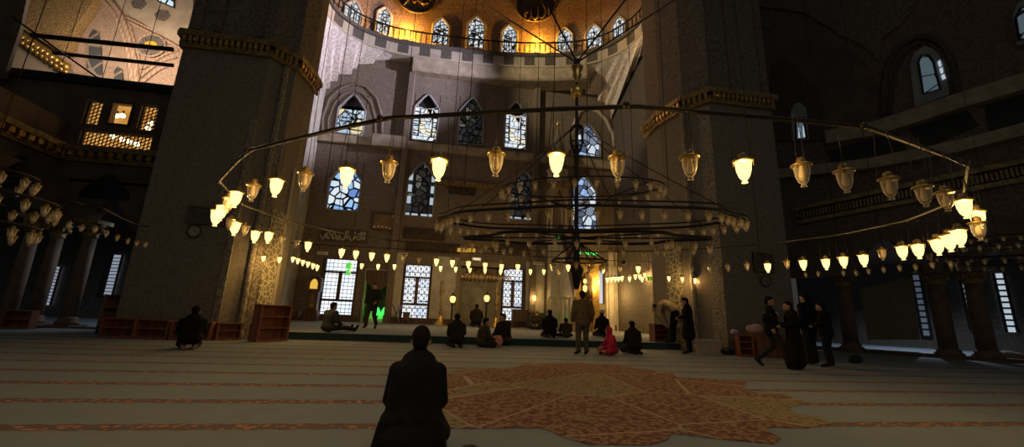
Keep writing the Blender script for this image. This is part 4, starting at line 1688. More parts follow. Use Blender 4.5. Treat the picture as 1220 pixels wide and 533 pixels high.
a0, a1 = ony(83, 300, YL).x - ax0, ony(152, 300, YL).x - ax0
arc_wall((ax0, YL), (xr_, YL), [((a0 + a1) / 2, (a1 - a0) / 2 - .2)], 'wall_arcade_left', 'dark arch carried on columns below the loge')
sidel = 9
arc_wall((pc.x, pc.y), (far.x, far.y), [(1.6, 1.15), (4.3, 1.25), (7.1, 1.25)], 'wall_arcade_side', 'dark arches of the left side aisle')
column(ony(80, 360, YL).x, YL + .2, zsp, .20, 'brown column below the loge, nearest to the left pier', 'col', 'columns of the left arcade')
p = onp(46, 360, pc, nL)
column(p.x, p.y, zsp, .19, 'brown column of the side aisle, at the left edge of the pale blue floor', 'col', 'columns of the left arcade')
p = onp(14, 360, pc, nL)
column(p.x, p.y, zsp, .19, 'brown column of the side aisle at the left border', 'col', 'columns of the left arcade')
# aisle beyond: pale carpet, back wall, tall pale windows
mb = MB().box(-24, -8.9, YL + .4, 24, 0, .02)
tag(struct('floor_aisle_left', mb, M['blue_carpet']), 'pale blue carpet of the aisle seen through the left arcade', 'floor')
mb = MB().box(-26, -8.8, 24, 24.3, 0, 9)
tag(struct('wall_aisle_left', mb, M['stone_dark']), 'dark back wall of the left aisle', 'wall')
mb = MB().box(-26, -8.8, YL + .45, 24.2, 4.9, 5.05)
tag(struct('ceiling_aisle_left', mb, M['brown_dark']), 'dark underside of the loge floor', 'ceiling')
for k, (px0, px1, y0, y1, Y, m, lab) in enumerate(((131, 143, 304, 352, 23.9, 'w_pale', 'tall pale window at the end of the left aisle'), (60, 70, 318, 364, 23.9, 'w_pale', 'small pale window deep in the left aisle'))):
    a, b = ony(px0, y1, Y), ony(px1, y0, Y)
    e = empty('window_%d' % (31 + k), ((a.x + b.x) / 2, Y, a.z), lab, 'window')
    e['kind'] = 'structure'
    a.x -= .3
    b.x += .15
    MB().box(a.x, b.x, Y - .02, Y + .02, a.z, b.z).build('pane', M[m], e)
    fm = MB().tube([(a.x, Y - .05, a.z), (a.x, Y - .05, b.z), (b.x, Y - .05, b.z), (b.x, Y - .05, a.z)], .06, 4, True)
    fm.build('frame', M['wood_dark'], e)
    g = MB()
    for i in range(1, 12):
        z = a.z + (b.z - a.z) * i / 12
        g.tube([(a.x, Y - .04, z), (b.x, Y - .04, z)], .02, 4)
    g.build('grille', M['lead'], e)
# relieving arches: flat black panels, the openings' shade put into their colour
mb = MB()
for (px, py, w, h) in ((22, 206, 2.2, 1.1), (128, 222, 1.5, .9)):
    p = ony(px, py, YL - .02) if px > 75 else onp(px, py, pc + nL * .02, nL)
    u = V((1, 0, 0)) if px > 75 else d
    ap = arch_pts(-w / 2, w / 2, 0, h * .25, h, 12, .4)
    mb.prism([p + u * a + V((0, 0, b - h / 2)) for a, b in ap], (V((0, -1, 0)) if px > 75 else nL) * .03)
tag(struct('trim_25', mb, M['black']), 'flat black panels for the shaded arches above the left arcade', 'arch')

# bright exedra seen over the loge
YE = 21.0


def qe(px, py, dy=0.0):
    return ony(px, py, YE + dy)


M['ex_pink'] = mat('pink_arabesque', (.60, .45, .34), (.34, .235, .18), 'arab', 7, .3, .7)
M['ex_gold'] = mat('ochre_carving', (.46, .32, .13), (.24, .155, .065), 'arab', 5, .3, .65, bump=.4)
M['ex_plain'] = mat('cream_band', (.62, .52, .40), (.50, .41, .31), 'noise', 1.5, .4, .6)
M['ex_line'] = mat('rose_moulding', (.48, .31, .23), (.60, .48, .36), 'wave', 2, .4, .6)
M['ex_dark'] = mat('slate_ornament', (.10, .09, .09), (.26, .22, .19), 'arab', 4, .35, .65)
M['ex_win'] = mat('slate_window_tracery', (.36, .29, .22), (.075, .08, .09), 'voro', 1.3, .03, .08)
mb = MB().box(qe(0, 60).x - 1, qe(225, 60).x + 2.5, YE, YE + .4, 6, qe(120, -70).z)
tag(struct('wall_exedra', mb, M['ex_pink']), 'lit pinkish ornamented wall of the exedra above the loge', 'wall')


def relief(k, polys, m, label, dy, th, cat='ornament'):
    mb = MB()
    for P in polys:
        mb.prism([qe(x, y, dy) for x, y in P], (0, th, 0))
    tag(struct('trim_%d' % k, mb, M[m]), label, cat)


def mould(k, lines, m, label, r, dy=-.05):
    mb = MB()
    for L_ in lines:
        mb.tube(smooth_curve([qe(x, y, dy) for x, y in L_], 5), r, 6)
    tag(struct('trim_%d' % k, mb, M[m]), label, 'moulding')


relief(26, [[(36, -20), (122, -20), (104, 12), (92, 28), (84, 44), (79, 62), (62, 56), (40, 42), (24, 32)]], 'ex_gold', 'ochre carved vault surface at the left of the lit exedra', -.5, .45)
relief(27, [[(10, 92), (26, 38), (40, 46), (60, 60), (76, 80), (72, 96), (40, 95)]], 'plain', 'pale side of the exedra below its gilded stalactite row', -.45, .4)
relief(28, [[(126, -20), (230, -20), (230, 62), (208, 50), (188, 38), (166, 24), (146, 12)]], 'ex_plain', 'cream curved band across the upper right of the lit exedra', -.25, .2)
relief(29, [[(103, 96), (103, 60), (106, 42), (111, 34), (117, 38), (120, 60), (121, 97)], [(136, 99), (136, 84), (140, 78), (145, 82), (146, 100)]], 'ex_win', 'slate coloured blind windows in the lit exedra', -.12, .1)
mould(30, [[(108, -4), (122, 1), (134, 14), (143, 32), (150, 52), (155, 75), (158, 104)], [(112, -8), (128, -2), (140, 12), (149, 30), (156, 52), (161, 76), (163, 104)]], 'ex_line', 'pair of rose coloured arch ribs in the lit exedra', .13)
mould(31, [[(152, 25), (174, 36), (196, 47), (214, 57)], [(150, 20), (172, 31), (196, 43), (214, 53)], [(153, 26), (158, 42), (164, 62), (168, 82)], [(170, 82), (188, 70), (204, 62), (212, 60)], [(167, 92), (182, 80), (196, 72), (210, 68)], [(168, 100), (180, 90), (192, 82), (206, 76)]], 'ex_line', 'rose coloured border ribs round the exedra roundel', .06)
c = qe(180, 54, -.1)
rr = (qe(197, 54).x - qe(163, 54).x) / 2
e = empty('exedra_roundel', c, 'dark ornamented roundel with a glowing gold centre in the lit exedra', 'roundel')
MB().prism([c + V((rr * cos(q), 0, rr * sin(q))) for q in [2 * pi * i / 36 for i in range(36)]], (0, .08, 0)).build('ring', M['ex_dark'], e)
MB().prism([c + V((rr * .46 * cos(q), -.03, rr * .36 * sin(q))) for q in [2 * pi * i / 30 for i in range(30)]], (0, .05, 0)).build('centre', mat('bright_gold_leaf', (.95, .58, .06), rough=.6), e)
MB().tube([c + V((rr * cos(q), 0, rr * sin(q))) for q in [2 * pi * i / 36 for i in range(36)]], .05, 6, True).build('rim', M['ex_line'], e)
for k, (px, py, lab) in enumerate(((165, 4, 'upper dark hexagon medallion on the cream band'), (193, 18, 'lower dark hexagon medallion on the cream band'))):
    c = qe(px, py, -.28)
    mb = MB().prism([c + V((.36 * cos(q), 0, .36 * sin(q))) for q in [pi / 3 * i for i in range(6)]], (0, .05, 0))
    tag(mb.build('hexagon_medallion', M['ex_dark']), lab, 'medallion')
p = qe(197, 0, -.3)
e = empty('window_33', p, 'small blue daylit window at the top right of the lit exedra', 'window')
e['kind'] = 'structure'
c = [qe(188, -14, -.3), qe(208, -8, -.3), qe(207, 9, -.3), qe(188, 1, -.3)]
MB().prism(c, (0, .03, 0)).build('pane', M['w_blue'], e)
MB().tube(c, .05, 4, True).build('frame', M['lead'], e)
# gilded stalactite row on the exedra's left springing
A_, B_ = qe(22, 41, -.6), qe(79, 80, -.6)
st = MB()
for i in range(11):
    p = A_ + (B_ - A_) * i / 10
    q = A_ + (B_ - A_) * i / 10 + V((.06, 0, -.28))
    st.lathe([(.02, -.22), (.13, -.1), (.15, .06), (.08, .12)], p, 8)
    st.lathe([(.02, -.16), (.10, -.06), (.11, .05), (.06, .1)], q, 8)
dd = (B_ - A_)
st.obox((A_ + B_) / 2 + V((0, .1, .2)), dd / 2, V((0, .12, 0)), V((0, 0, .06)))
tag(struct('trim_32', st, M['gilt']), 'slanting row of gilded stalactites in the lit exedra', 'cornice')
# iron tie rods across the opening
for k, (a, b, Ya, Yb, r, lab) in enumerate((((38, 42), (206, 59), 15.2, 15.2, .085, 'upper thick iron tie rod across the lit opening'), ((64, 63), (206, 78), 16.2, 16.2, .075, 'lower thick iron tie rod across the lit opening'),
                                            ((14, 20), (122, 97), 14.6, 17, .035, 'thin slanting iron rod across the lit opening'), ((66, 85), (206, 106), 16.5, 16.5, .02, 'thin level wire above the loge beam'))):
    mb = MB().tube([ony(*a, Ya), ony(*b, Yb)], r, 8)
    tag(mb.build('tie_rod', M['iron']), lab, 'rod', 'iron tie rods of the left opening')
# masonry framing the opening
mb = MB()
mb.prism([ony(-60, -40, 15.2), ony(45, -40, 15.2), ony(31, 2, 15.2), ony(25, 30, 15.2), ony(4, 93, 15.2), ony(-60, 96, 15.2)], (0, .12, 0))
tag(struct('wall_opening_left', mb, M['brown_dark']), 'dark masonry left of the lit opening', 'wall')
for (px, py, en) in ((150, 45, 430), (75, 30, 220)):
    point(ony(px, py, 18.2), en, (1, .76, .56), .4, 'exedra_light')

# ------------------------------------------------------------------ right: diagonal aisle wall with arches and arcade
RO = V((18.4, 12.5, 0))
RD = V((-.56, .83, 0)).normalized()
RN = V((-RD.y, RD.x, 0))
if RN.dot(EYE - RO) < 0:
    RN = -RN


def qr(px, py, off=0.0):
    return onp(px, py, RO + RN * off, RN)


pa, pb_ = qr(872, 200), qr(1400, 200)
pa.z = pb_.z = 0
zcw = qr(1100, 228).z                       # gilded gallery cornice
mb = MB().prism([pa + V((0, 0, 4.8)), pb_ + V((0, 0, 4.8)), pb_ + V((0, 0, 30)), pa + V((0, 0, 30))], -RN * .5)
tag(struct('wall_right', mb, M['arch_brown']), 'dark painted side wall above the right arcade', 'wall')


def relief_r(k, polys, m, label, off, th, cat='ornament'):
    mb = MB()
    for P in polys:
        mb.prism([qr(x, y, off) for x, y in P], -RN * th)
    tag(struct('trim_%d' % k, mb, M[m]), label, cat)


relief_r(33, [[(902, -10), (1090, -10), (1088, 12), (1080, 20), (1072, 30), (1060, 38), (1050, 48), (1048, 74), (1038, 62), (1028, 54), (1012, 46), (1000, 42), (992, 34), (976, 26), (960, 16), (930, 10), (902, 8)]], 'stone', 'dim painted pendentive with stepped edge high on the right', .12, .12)
ARCHR = [(918, 160), (918, 66), (926, 60), (944, 50), (970, 44), (998, 50), (1022, 64), (1040, 86), (1052, 112), (1056, 140), (1040, 150), (1000, 154), (960, 160)]
relief_r(34, [ARCHR], 'brown_dark', 'big dark blind arch above the right arcade', .05, .05, 'arch')
relief_r(35, [[(919, 168), (919, 78), (930, 70), (945, 76), (960, 92), (972, 108), (982, 126), (988, 150), (984, 168)]], 'stone_dark', 'paler inner bay inside the big dark arch', .1, .05, 'arch')
mb = MB()
mb.tube([qr(x, y, .1) for x, y in ((1052, 138), (1052, 105), (1058, 75), (1072, 54), (1092, 44), (1112, 46), (1126, 58), (1135, 78), (1140, 112))], .12, 6)
mb.tube([qr(x, y, .1) for x, y in ((1060, 138), (1062, 105), (1068, 80), (1078, 62), (1094, 52), (1110, 54), (1122, 64), (1130, 82), (1134, 112))], .08, 6)
tag(struct('trim_36', mb, M['stone_dark']), 'arch mouldings round the right side window', 'moulding')


def rwin(n, P, inner, m, label, lit=None):
    e = empty('window_%d' % n, qr(*P[0]), label, 'window')
    e['kind'] = 'structure'
    MB().prism([qr(x, y, .14) for x, y in P], -RN * .1).build('reveal', mat('dusk_lit_reveal_%d' % n, (.34, .38, .40), (.26, .29, .31), 'noise', 1.2), e)
    MB().prism([qr(x, y, .17) for x, y in inner], -RN * .02).build('pane', M[m], e)
    MB().tube([qr(x, y, .18) for x, y in inner], .045, 6, True).build('frame', M['lead'], e)
    if lit:
        g = MB()
        for P2 in lit:
            g.prism([qr(x, y, .19) for x, y in P2], -RN * .02)
        g.build('lit_pane', M['w_strip'], e)


rwin(34, [(1090, 128), (1084, 76), (1090, 62), (1102, 54), (1116, 60), (1124, 76), (1132, 112)], [(1100, 112), (1094, 74), (1098, 66), (1106, 66), (1112, 74), (1120, 106)], 'w_dim', 'arched bluish window high on the right side wall',
     [[(1117, 74), (1120, 71), (1122, 78), (1119, 80)], [(1119, 82), (1123, 80), (1124, 86), (1121, 88)], [(1121, 90), (1125, 88), (1127, 93), (1123, 95)]])
rwin(35, [(1212, 54), (1206, 20), (1212, 4), (1224, -2), (1232, 50)], [(1214, 48), (1210, 22), (1216, 10), (1226, 6), (1230, 44)], 'w_dim', 'bluish window cut by the right border')
rwin(36, [(944, 168), (942, 134), (946, 124), (953, 122), (960, 128), (964, 166)], [(949, 166), (948, 146), (951, 140), (957, 140), (961, 165)], 'w_dim', 'small bluish window inside the big dark arch', [[(951, 152), (953, 152), (953.5, 164), (951.5, 164)], [(956, 150), (958.5, 150), (959.5, 163), (957, 163)]])


def rband(k, pts, h, dep, m, label):
    mb = MB()
    P = [qr(x, y) for x, y in pts]
    for a, b in zip(P, P[1:]):
        mb.prism([a + RN * dep, b + RN * dep, b + RN * dep - V((0, 0, h)), a + RN * dep - V((0, 0, h))], -RN * dep)
    tag(struct('trim_%d' % k, mb, M[m]), label, 'moulding')


rband(37, [(1240, 86), (1196, 100), (1140, 117), (1090, 134), (1040, 150), (985, 160)], .62, .5, 'band', 'pale upper string course sloping across the right side wall')
rband(38, [(1240, 146), (1140, 172), (1040, 192), (930, 205)], .45, .5, 'band', 'middle string course of the right side wall')
relief_r(39, [[(1080, 150), (1148, 126), (1166, 150), (1100, 178)], [(1172, 124), (1240, 106), (1240, 140), (1178, 156)], [(985, 180), (1070, 158), (1080, 178), (990, 196)]], 'black', 'flat black panels for the shaded gallery openings between the right string courses', .04, .03, 'opening')  # solid panels, the depth's darkness is put into their black colour
# gilded gallery cornice
A_, B_ = qr(1240, 200, .1), qr(950, 258, .1)
mb = MB()
tt = MB()
k = 60
for i in range(k):
    p = A_ + (B_ - A_) * (i + .5) / k
    tt.obox(p, (B_ - A_) / k * .3, RN * .16, V((0, 0, .16)))
e = empty('trim_40', (A_ + B_) / 2, 'gilded toothed cornice of the right gallery', 'cornice')
e['kind'] = 'structure'
MB().prism([A_ + V((0, 0, .2)), B_ + V((0, 0, .2)), B_ + V((0, 0, .38)), A_ + V((0, 0, .38))], RN * .35).prism([A_ - V((0, 0, .4)), B_ - V((0, 0, .4)), B_ - V((0, 0, .22)), A_ - V((0, 0, .22))], RN * .15).build('moulding', M['gilt_dim'], e)
tt.build('dentil_row', M['gilt_dim'], e)
# arcade: columns, arches, pale aisle floor, far aisle wall
ln = (pb_ - pa).length
def sr(px):
    p = qr(px, 380)
    p.z = 0
    return (p - pb_).length


cols = [(1123, 'brown column at the right, between the pale aisle floor strips'), (1168, 'brown column nearest the right border'), (1010, 'dark column at the far end of the right arcade, beside the standing group'), (1246, '')]
hs = []
arcs = [(1246, 1168), (1168, 1123), (1123, 1020)]
for a, b in arcs:
    sa, sb = sr(a), sr(b)
    hs.append(((sa + sb) / 2, abs(sb - sa) / 2 - .25))
hs.sort()
arcade(((pb_.x, pb_.y), (pa.x, pa.y)), 3.3, 4.9, hs, 'wall_arcade_right', 'dark arches of the right aisle carried on columns', 'brown_dark')
for px, lab in cols[:3]:
    p = qr(px, 380, -.2)
    column(p.x, p.y, 3.3, .27, lab, 'col', 'columns of the right arcade')
mb = MB().prism([pa - RN * .5 + V((0, 0, 0)), pb_ - RN * .5, pb_ - RN * 11, pa - RN * 11], (0, 0, .03))
tag(struct('floor_aisle_right', mb, M['blue_carpet']), 'pale blue carpet of the aisle seen through the right arcade', 'floor')
mb = MB().prism([pa - RN * 11, pb_ - RN * 11, pb_ - RN * 11 + V((0, 0, 8)), pa - RN * 11 + V((0, 0, 8))], -RN * .3)
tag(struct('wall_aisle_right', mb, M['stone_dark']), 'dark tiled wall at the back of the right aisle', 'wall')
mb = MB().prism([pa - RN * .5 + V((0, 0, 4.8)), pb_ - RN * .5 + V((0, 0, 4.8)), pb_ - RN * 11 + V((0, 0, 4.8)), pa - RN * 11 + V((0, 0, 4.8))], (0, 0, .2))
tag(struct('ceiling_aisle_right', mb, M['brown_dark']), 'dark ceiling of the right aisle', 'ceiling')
mb = MB().prism([qr(1024, 345, -1.2), qr(1086, 330, -1.2), qr(1096, 405, -1.2), qr(1034, 405, -1.2)], -RN * .3)
tag(struct('wall_tile_panel', mb, M['tile']), 'dim tiled wall panel between the right hand columns', 'wall')
for k, (P, m, lab) in enumerate((([(1188, 326), (1194, 326), (1208, 395), (1201, 396)], 'w_strip', 'bright ladder like window strip at the right border'), ([(1146, 332), (1150, 332), (1167, 392), (1160, 394)], 'w_pale', 'pale slanting window strip between the two right columns'),
                                  ([(1090, 328), (1096, 328), (1106, 400), (1098, 400)], 'w_faint', 'faint bluish window strip left of the right columns'))):
    off = -10.9 if k < 2 else -10.8
    c = [qr(x, y, off) for x, y in P]
    xm = sorted(c, key=lambda v: v.z)
    zlo_, zhi = max(.35, xm[0].z), xm[-1].z
    m1, m2 = (c[0] + c[3]) / 2, (c[1] + c[2]) / 2
    hwid = max(.18, (m2 - m1).length / 2)
    mid = (m1 + m2) / 2
    u = RD
    e = empty('window_%d' % (37 + k), V((mid.x, mid.y, zlo_)), lab, 'window')
    e['kind'] = 'structure'
    q = [V((mid.x, mid.y, zlo_)) - u * hwid, V((mid.x, mid.y, zlo_)) + u * hwid, V((mid.x, mid.y, zhi)) + u * hwid, V((mid.x, mid.y, zhi)) - u * hwid]
    MB().prism(q, RN * .03).build('pane', M[m], e)
    MB().tube([p_ + RN * .05 for p_ in q], .06, 4, True).build('frame', M['lead'], e)
    g = MB()
    for i in range(1, 10):
        z = zlo_ + (zhi - zlo_) * i / 10
        g.tube([V((mid.x, mid.y, z)) - u * hwid + RN * .05, V((mid.x, mid.y, z)) + u * hwid + RN * .05], .05, 4)
    g.build('glazing_bars', M['lead'], e)
# low kerb along the arcade
mb = MB().prism([pa + RN * .1, pb_ + RN * .1, pb_ - RN * .5, pa - RN * .5], (0, 0, .14))
tag(struct('trim_41', mb, M['wood_dark']), 'low dark kerb along the foot of the right arcade', 'kerb')
mb = MB().prism([V((pc.x - 1, YL - .1, 0)), V((-8.6, YL - .1, 0)), V((-8.6, YL + .5, 0)), V((pc.x - 1, YL + .5, 0))], (0, 0, .05))
tag(struct('trim_42', mb, M['wood_dark']), 'low dark kerb along the foot of the left arcade', 'kerb')
# ------------------------------------------------------------------ lamps
LH = .155           # height of a glass


def lamp_protos():
    g = MB()
    prof = [(.018, -.085), (.014, -.076), (.008, -.070), (.018, -.064), (.030, -.045), (.040, -.01), (.044, .03), (.046, .05)]
    n = 14
    vs, fs = [], []
    for r, z in prof:
        for j in range(n):
            q = 2 * pi * j / n
            vs.append(V((r * cos(q), r * sin(q), z)))
    for i in range(len(prof) - 1):
        for j in range(n):
            fs.append((i * n + j, i * n + (j + 1) % n, (i + 1) * n + (j + 1) % n, (i + 1) * n + j))
    fs.append(tuple(range(n - 1, -1, -1)))
    g.add(vs, fs, 0, True)
    knob = MB().ball((0, 0, -.088), (.013, .013, .011), 8, 6)
    rim = MB().lathe([(.050, .045), (.058, .05), (.058, .057), (.048, .062), (.03, .064)], n=14)
    cap = MB().lathe([(.022, .06), (.026, .07), (.026, .092), (.016, .104), (.006, .108)], n=10)
    bulb = MB().lathe([(.006, -.048), (.017, -.036), (.021, -.015), (.017, .012), (.014, .03), (.014, .062)], n=10)
    wires = MB()
    for q in (0, pi):
        wires.tube([(.054 * cos(q), 0, .055), (.05 * cos(q), 0, .4), (.03 * cos(q), 0, 1.0)], .0022, 4)
    P = {}
    P['glass'] = g.data('lamp_bowl', M['glass'])
    P['glass_lit'] = g.data('lit_lamp_bowl', M['lamp_lit'])
    P['knob'] = knob.data('knob', M['glass'])
    P['rim'] = rim.data('rim', M['gilt'])
    P['cap'] = cap.data('socket', M['gilt_dim'])
    P['bulb'] = bulb.data('bulb', M['bulb_off'])
    P['wires'] = wires.data('wires', M['brassrod'])
    return P


LP = lamp_protos()


def child(name, me, par):
    o = bpy.data.objects.new(name, me)
    C.objects.link(o)
    o.parent = par
    return o


def lamp(p, lit, drop, label, group, scale=1.0, energy=0.0, tilt=0):
    e = empty('glass_lamp', p, label, 'lamp', group, random.uniform(0, 3.1))
    e.scale = (scale,) * 3
    bw = child('bowl', LP['glass_lit' if lit else 'glass'], e)
    child('rim', LP['rim'], e)
    child('socket', LP['cap'], e)
    if not lit:
        child('bulb', LP['bulb'], bw)
    w = child('suspension_wires', LP['wires'], e)
    w.scale.z = drop / scale
    if lit and energy:
        l = point(V(p) + V((0, 0, -.012 * scale)), energy, (1, .60, .20), .022 * scale)
    return e


# great outer ring
RCX, RCY, RR, RA, RB, RZ = 1.58, 5.66, 4.09, .02, .07, 2.23


def ringz(x, y):
    return RZ + RA * (x - RCX) + RB * (y - RCY)


ring_e = empty('ring_chandelier', (RCX, RCY, RZ), 'great thin metal lamp ring spanning the whole hall above the carpet', 'chandelier')
NSEG = 20
pts = []
for i in range(NSEG):
    q = 2 * pi * i / NSEG + .12
    x, y = RCX + RR * cos(q), RCY + RR * sin(q)
    pts.append(V((x, y, ringz(x, y))))
dense = []
for i in range(NSEG):
    a, b = pts[i], pts[(i + 1) % NSEG]
    for k in range(4):
        dense.append(a + (b - a) * (.04 if k == 0 else k / 4))
MB().tube(dense, .0125, 8, True).build('hoop', M['brassrod'], ring_e)
for p in pts:
    MB().ball(p, (.02, .02, .02), 8, 6).build('joint', M['brassrod'], ring_e)



def on_ring(px, py, far=False):
    """where the ray of a lamp meets the upright cylinder under the ring, on the side where the lamp would hang a natural drop below"""
    d = ray(px, py)
    o = V((EYE.x - RCX, EYE.y - RCY))
    dd = V((d.x, d.y))
    a, b, c = dd.dot(dd), 2 * o.dot(dd), o.dot(o) - RR * RR
    disc = b * b - 4 * a * c
    cand = []
    if disc < 0:
        cand = [-b / (2 * a)]
    else:
        cand = [(-b - sqrt(disc)) / (2 * a), (-b + sqrt(disc)) / (2 * a)]
    best = None
    for t in cand:
        if t <= 0:
            continue
        p = EYE + d * t
        drop = ringz(p.x, p.y) - p.z
        s = -t if far else t
        if best is None or s < best[0]:
            best = (s, p, drop)
    return best[1], max(.15, best[2])


NEAR = [(264, 252, 1), (272, 243, 0), (281, 236, 1), (301, 228, 0), (329, 222, 1), (363, 215, 0), (413, 210, 1), (463, 203, 0), (523, 200, 1), (591, 194, 0), (663, 194, 1), (736, 198, 0), (822, 198, 0), (886, 202, 1), (956, 207, 0),
        (1007, 214, 0), (1060, 223, 0), (1101, 232, 0), (1127, 238, 0), (1149, 247, 1), (1165, 260, 1), (1166, 274, 0)]
FARL = [(258, 258, 1), (274, 266, 0), (280, 271, 1), (292, 274, 0), (304, 281, 1), (320, 282, 1), (336, 286, 0), (353, 290, 0), (367, 293, 1), (407, 301, 1), (424, 303, 1), (443, 305, 1), (461, 307, 1), (480.5, 308, 0), (499, 310.5, 0), (520, 312, 1),
        (539, 313.5, 1), (558, 315, 1), (578, 316.7, 1), (597.5, 318.4, 1), (617, 318.4, 1), (658, 318, 1), (677, 319, 1), (698, 320, 0), (718.7, 321, 1), (739, 321, 0), (760.5, 321, 1), (804, 321.6, 0), (824, 321.6, 0), (846, 321, 0), (867.5, 319.7, 0), (890, 317.7, 0), (914.7, 318.4, 1), (937.6, 315, 0),
        (957, 315, 1), (984, 314, 1), (1005, 311.5, 1), (1029, 309.5, 1), (1051, 303, 0), (1075, 300, 1), (1094, 298, 1), (1117, 293, 1), (1131, 288, 1), (1143, 282, 1)]
for lst, side in ((NEAR, 'near'), (FARL, 'far')):
    cnt = {0: 0, 1: 0}
    for (px, py, lit) in lst:
        p, drop = on_ring(px, py, side == 'far')
        s = .78 if side == 'near' else (1.15 if lit else .9)
        lamp(p, lit, drop, '%s lamp, %s %s one from the left on the %s side of the great ring' % ('glowing' if lit else 'clear', WORD[cnt[lit]], 'lit' if lit else 'unlit', side),
             'lamps of the great ring', s, 6.5 if lit else 0)
        cnt[lit] += 1

# lamp rail strung across the apse before the far wall
rail_y = 20.0
ra, rb = ony(330, 289, rail_y), ony(884, 320, rail_y)
e = empty('lamp_rail', (ra + rb) / 2, 'thin dark rail with small lamps strung across the platform before the far wall', 'rail')
zr_ = .5 * (ra.z + rb.z)
MB().tube([V((-8.75, rail_y, ra.z)), V((11.35, rail_y, rb.z))], .022, 6).build('rod', M['iron'], e)
RAIL = [(314, 308, 1), (333, 309.5, 1), (349, 309, 1), (355, 311, 1), (361, 313, 1), (367, 315, 1), (373, 317, 1), (378, 319, 1), (431, 317, 1), (450.5, 318, 1), (470, 318, 1), (525, 320, 1), (543, 321, 1), (560, 321.6, 1), (578, 322.6, 1), (596.5, 324, 1), (632, 324, 1), (648, 324, 1), (666, 325, 0),
        (723.6, 333.7, 1), (728.5, 333, 1), (733, 332.7, 1), (737, 332.5, 1), (741, 332, 1), (750, 332.5, 1), (757, 330, 1), (762, 330, 1), (765, 333, 1), (768, 328, 1), (781, 327.5, 1), (781, 333, 1), (787, 328, 1), (797, 332, 1), (813, 333, 1), (828, 334.4, 1), (843.6, 335, 1)]
for i, (px, py, lit) in enumerate(RAIL):
    Y = rail_y
    near_pier = px < 380 or px > 792
    if near_pier:
        Y = (12.6 if px < 340 else 13.2) if px < 380 else 12.9 - (px - 797) * .012
    if px in (762, 768, 781) and py < 331:
        Y = 21.5
    p = ony(px, py, Y)
    f_ = (p.x + 8.75) / 20.1
    lamp(p, lit, max(.3, ra.z + (rb.z - ra.z) * f_ - p.z) if not near_pier else .9, '%s from the left of the small bare lamps hung across before the far wall' % WORD[i], 'lamps hung before the far wall', (1.2 if near_pier else 1.8), (20 if near_pier else 72) if lit else 0)

# ------------------------------------------------------------------ central tiered chandelier
CCX, CCY = ony(687, 270, 5.35).x, 5.35
AX = V((cos(radians(-20)), sin(radians(-20)), 0))
AY = V((-AX.y, AX.x, 0))
ch = empty('tiered_chandelier', (CCX, CCY, 2.1), 'central tiered chandelier of lobed dark iron hoops on a tall stem', 'chandelier')
cp = lambda px, py: ony(px, py, CCY)


def oval(cx_px, cy_px, hw, hd, tilt=.06, lobes=0, lob=0.0, n=64):
    c = cp(cx_px, cy_px)
    P = []
    for i in range(n):
        q = 2 * pi * i / n
        k = 1 + lob * cos(lobes * q) if lobes else 1
        P.append(c + AX * hw * k * cos(q) + AY * hd * k * sin(q) + V((0, 0, tilt * hd * k * sin(q))))
    return P


pm = (cp(700, 270) - cp(690, 270)).length / 10          # metres per photograph pixel at the chandelier
T1 = oval(691, 224, 93 * pm, 48 * pm, .07)
T2 = oval(692, 262, 168 * pm, 72 * pm, .05, 8, .03)
T3 = oval(691, 284, 126 * pm, 46 * pm, .04, 6, .10)
T4 = oval(690, 311, 30 * pm, 20 * pm, 0)
MB().tube(T1, .012, 6, True).build('upper_hoop', M['iron'], ch)
MB().tube(T2, .020, 6, True).tube([p + V((0, 0, .07)) for p in T2], .012, 6, True).build('main_hoop', M['iron'], ch)
MB().tube(T3, .022, 6, True).build('lobed_hoop', M['iron'], ch)
MB().tube(T4, .012, 6, True).build('bottom_hoop', M['iron'], ch)
stem_b, stem_t = cp(690, 318), cp(683, 74)
sx_, sy_ = cp(687, 200).x, CCY
MB().lathe([(.03, stem_b.z), (.045, stem_b.z + .05), (.05, 2.0), (.03, 2.2), (.026, cp(684, 150).z), (.026, stem_t.z)], (sx_, sy_, 0), 10).build('stem', M['iron'], ch)
# curved struts from a crown on the stem to the hoops
crown = V((sx_, sy_, cp(684, 148).z))
st = MB()
for i in range(6):
    for T, zz in ((T2, 0), ):
        b = T[(i * 11 + 6) % 64]
        m = crown + (b - crown) * .5 + V((0, 0, .10))
        m.x, m.y = crown.x + (b.x - crown.x) * .40, crown.y + (b.y - crown.y) * .40
        st.tube(smooth_curve([crown, m, b], 6), .007, 5)
for i in range(6):
    b = T3[(i * 11) % 64]
    st.tube([V((sx_, sy_, T3[0].z)), b], .012, 5)
    st.tube([V((sx_, sy_, T3[0].z - .05)), T4[(i * 11) % 64]], .01, 5)
for i in range(6):
    b = T1[(i * 11 + 3) % 64]
    st.tube([b, b + (V((sx_, sy_, b.z)) - b) * .5 + V((0, 0, -.16)), V((sx_, sy_, b.z - .35))], .008, 5)
st.build('struts', M['iron'], ch)
cb = MB()
for k in range(4):
    q = k * pi / 2 + .5
    cb.tube(smooth_curve([crown + V((0, 0, .0)), crown + V((cos(q) * .12, sin(q) * .12, -.1)), crown + V((cos(q) * .10, sin(q) * .10, -.35)), crown + V((0, 0, -.5))], 5), .012, 5)
cb.tube([crown + V((.1 * cos(q), .1 * sin(q), -.3)) for q in [k * pi / 6 for k in range(12)]], .012, 5, True)
cb.build('cage', M['iron'], ch)
zt = cp(682, 108).z
pg = MB().lathe([(.03, zt - .12), (.085, zt - .05), (.095, zt), (.06, zt + .07), (.03, zt + .1)], (sx_, sy_, 0), 14)
zt2 = cp(682, 88).z
pg.lathe([(.02, zt + .1), (.03, zt2 - .12), (.075, zt2 - .02), (.06, zt2 + .03), (.10, zt2 + .12), (.02, zt2 + .1)], (sx_, sy_, 0), 14)
pg.build('gilded_finial', M['gilt'], ch)
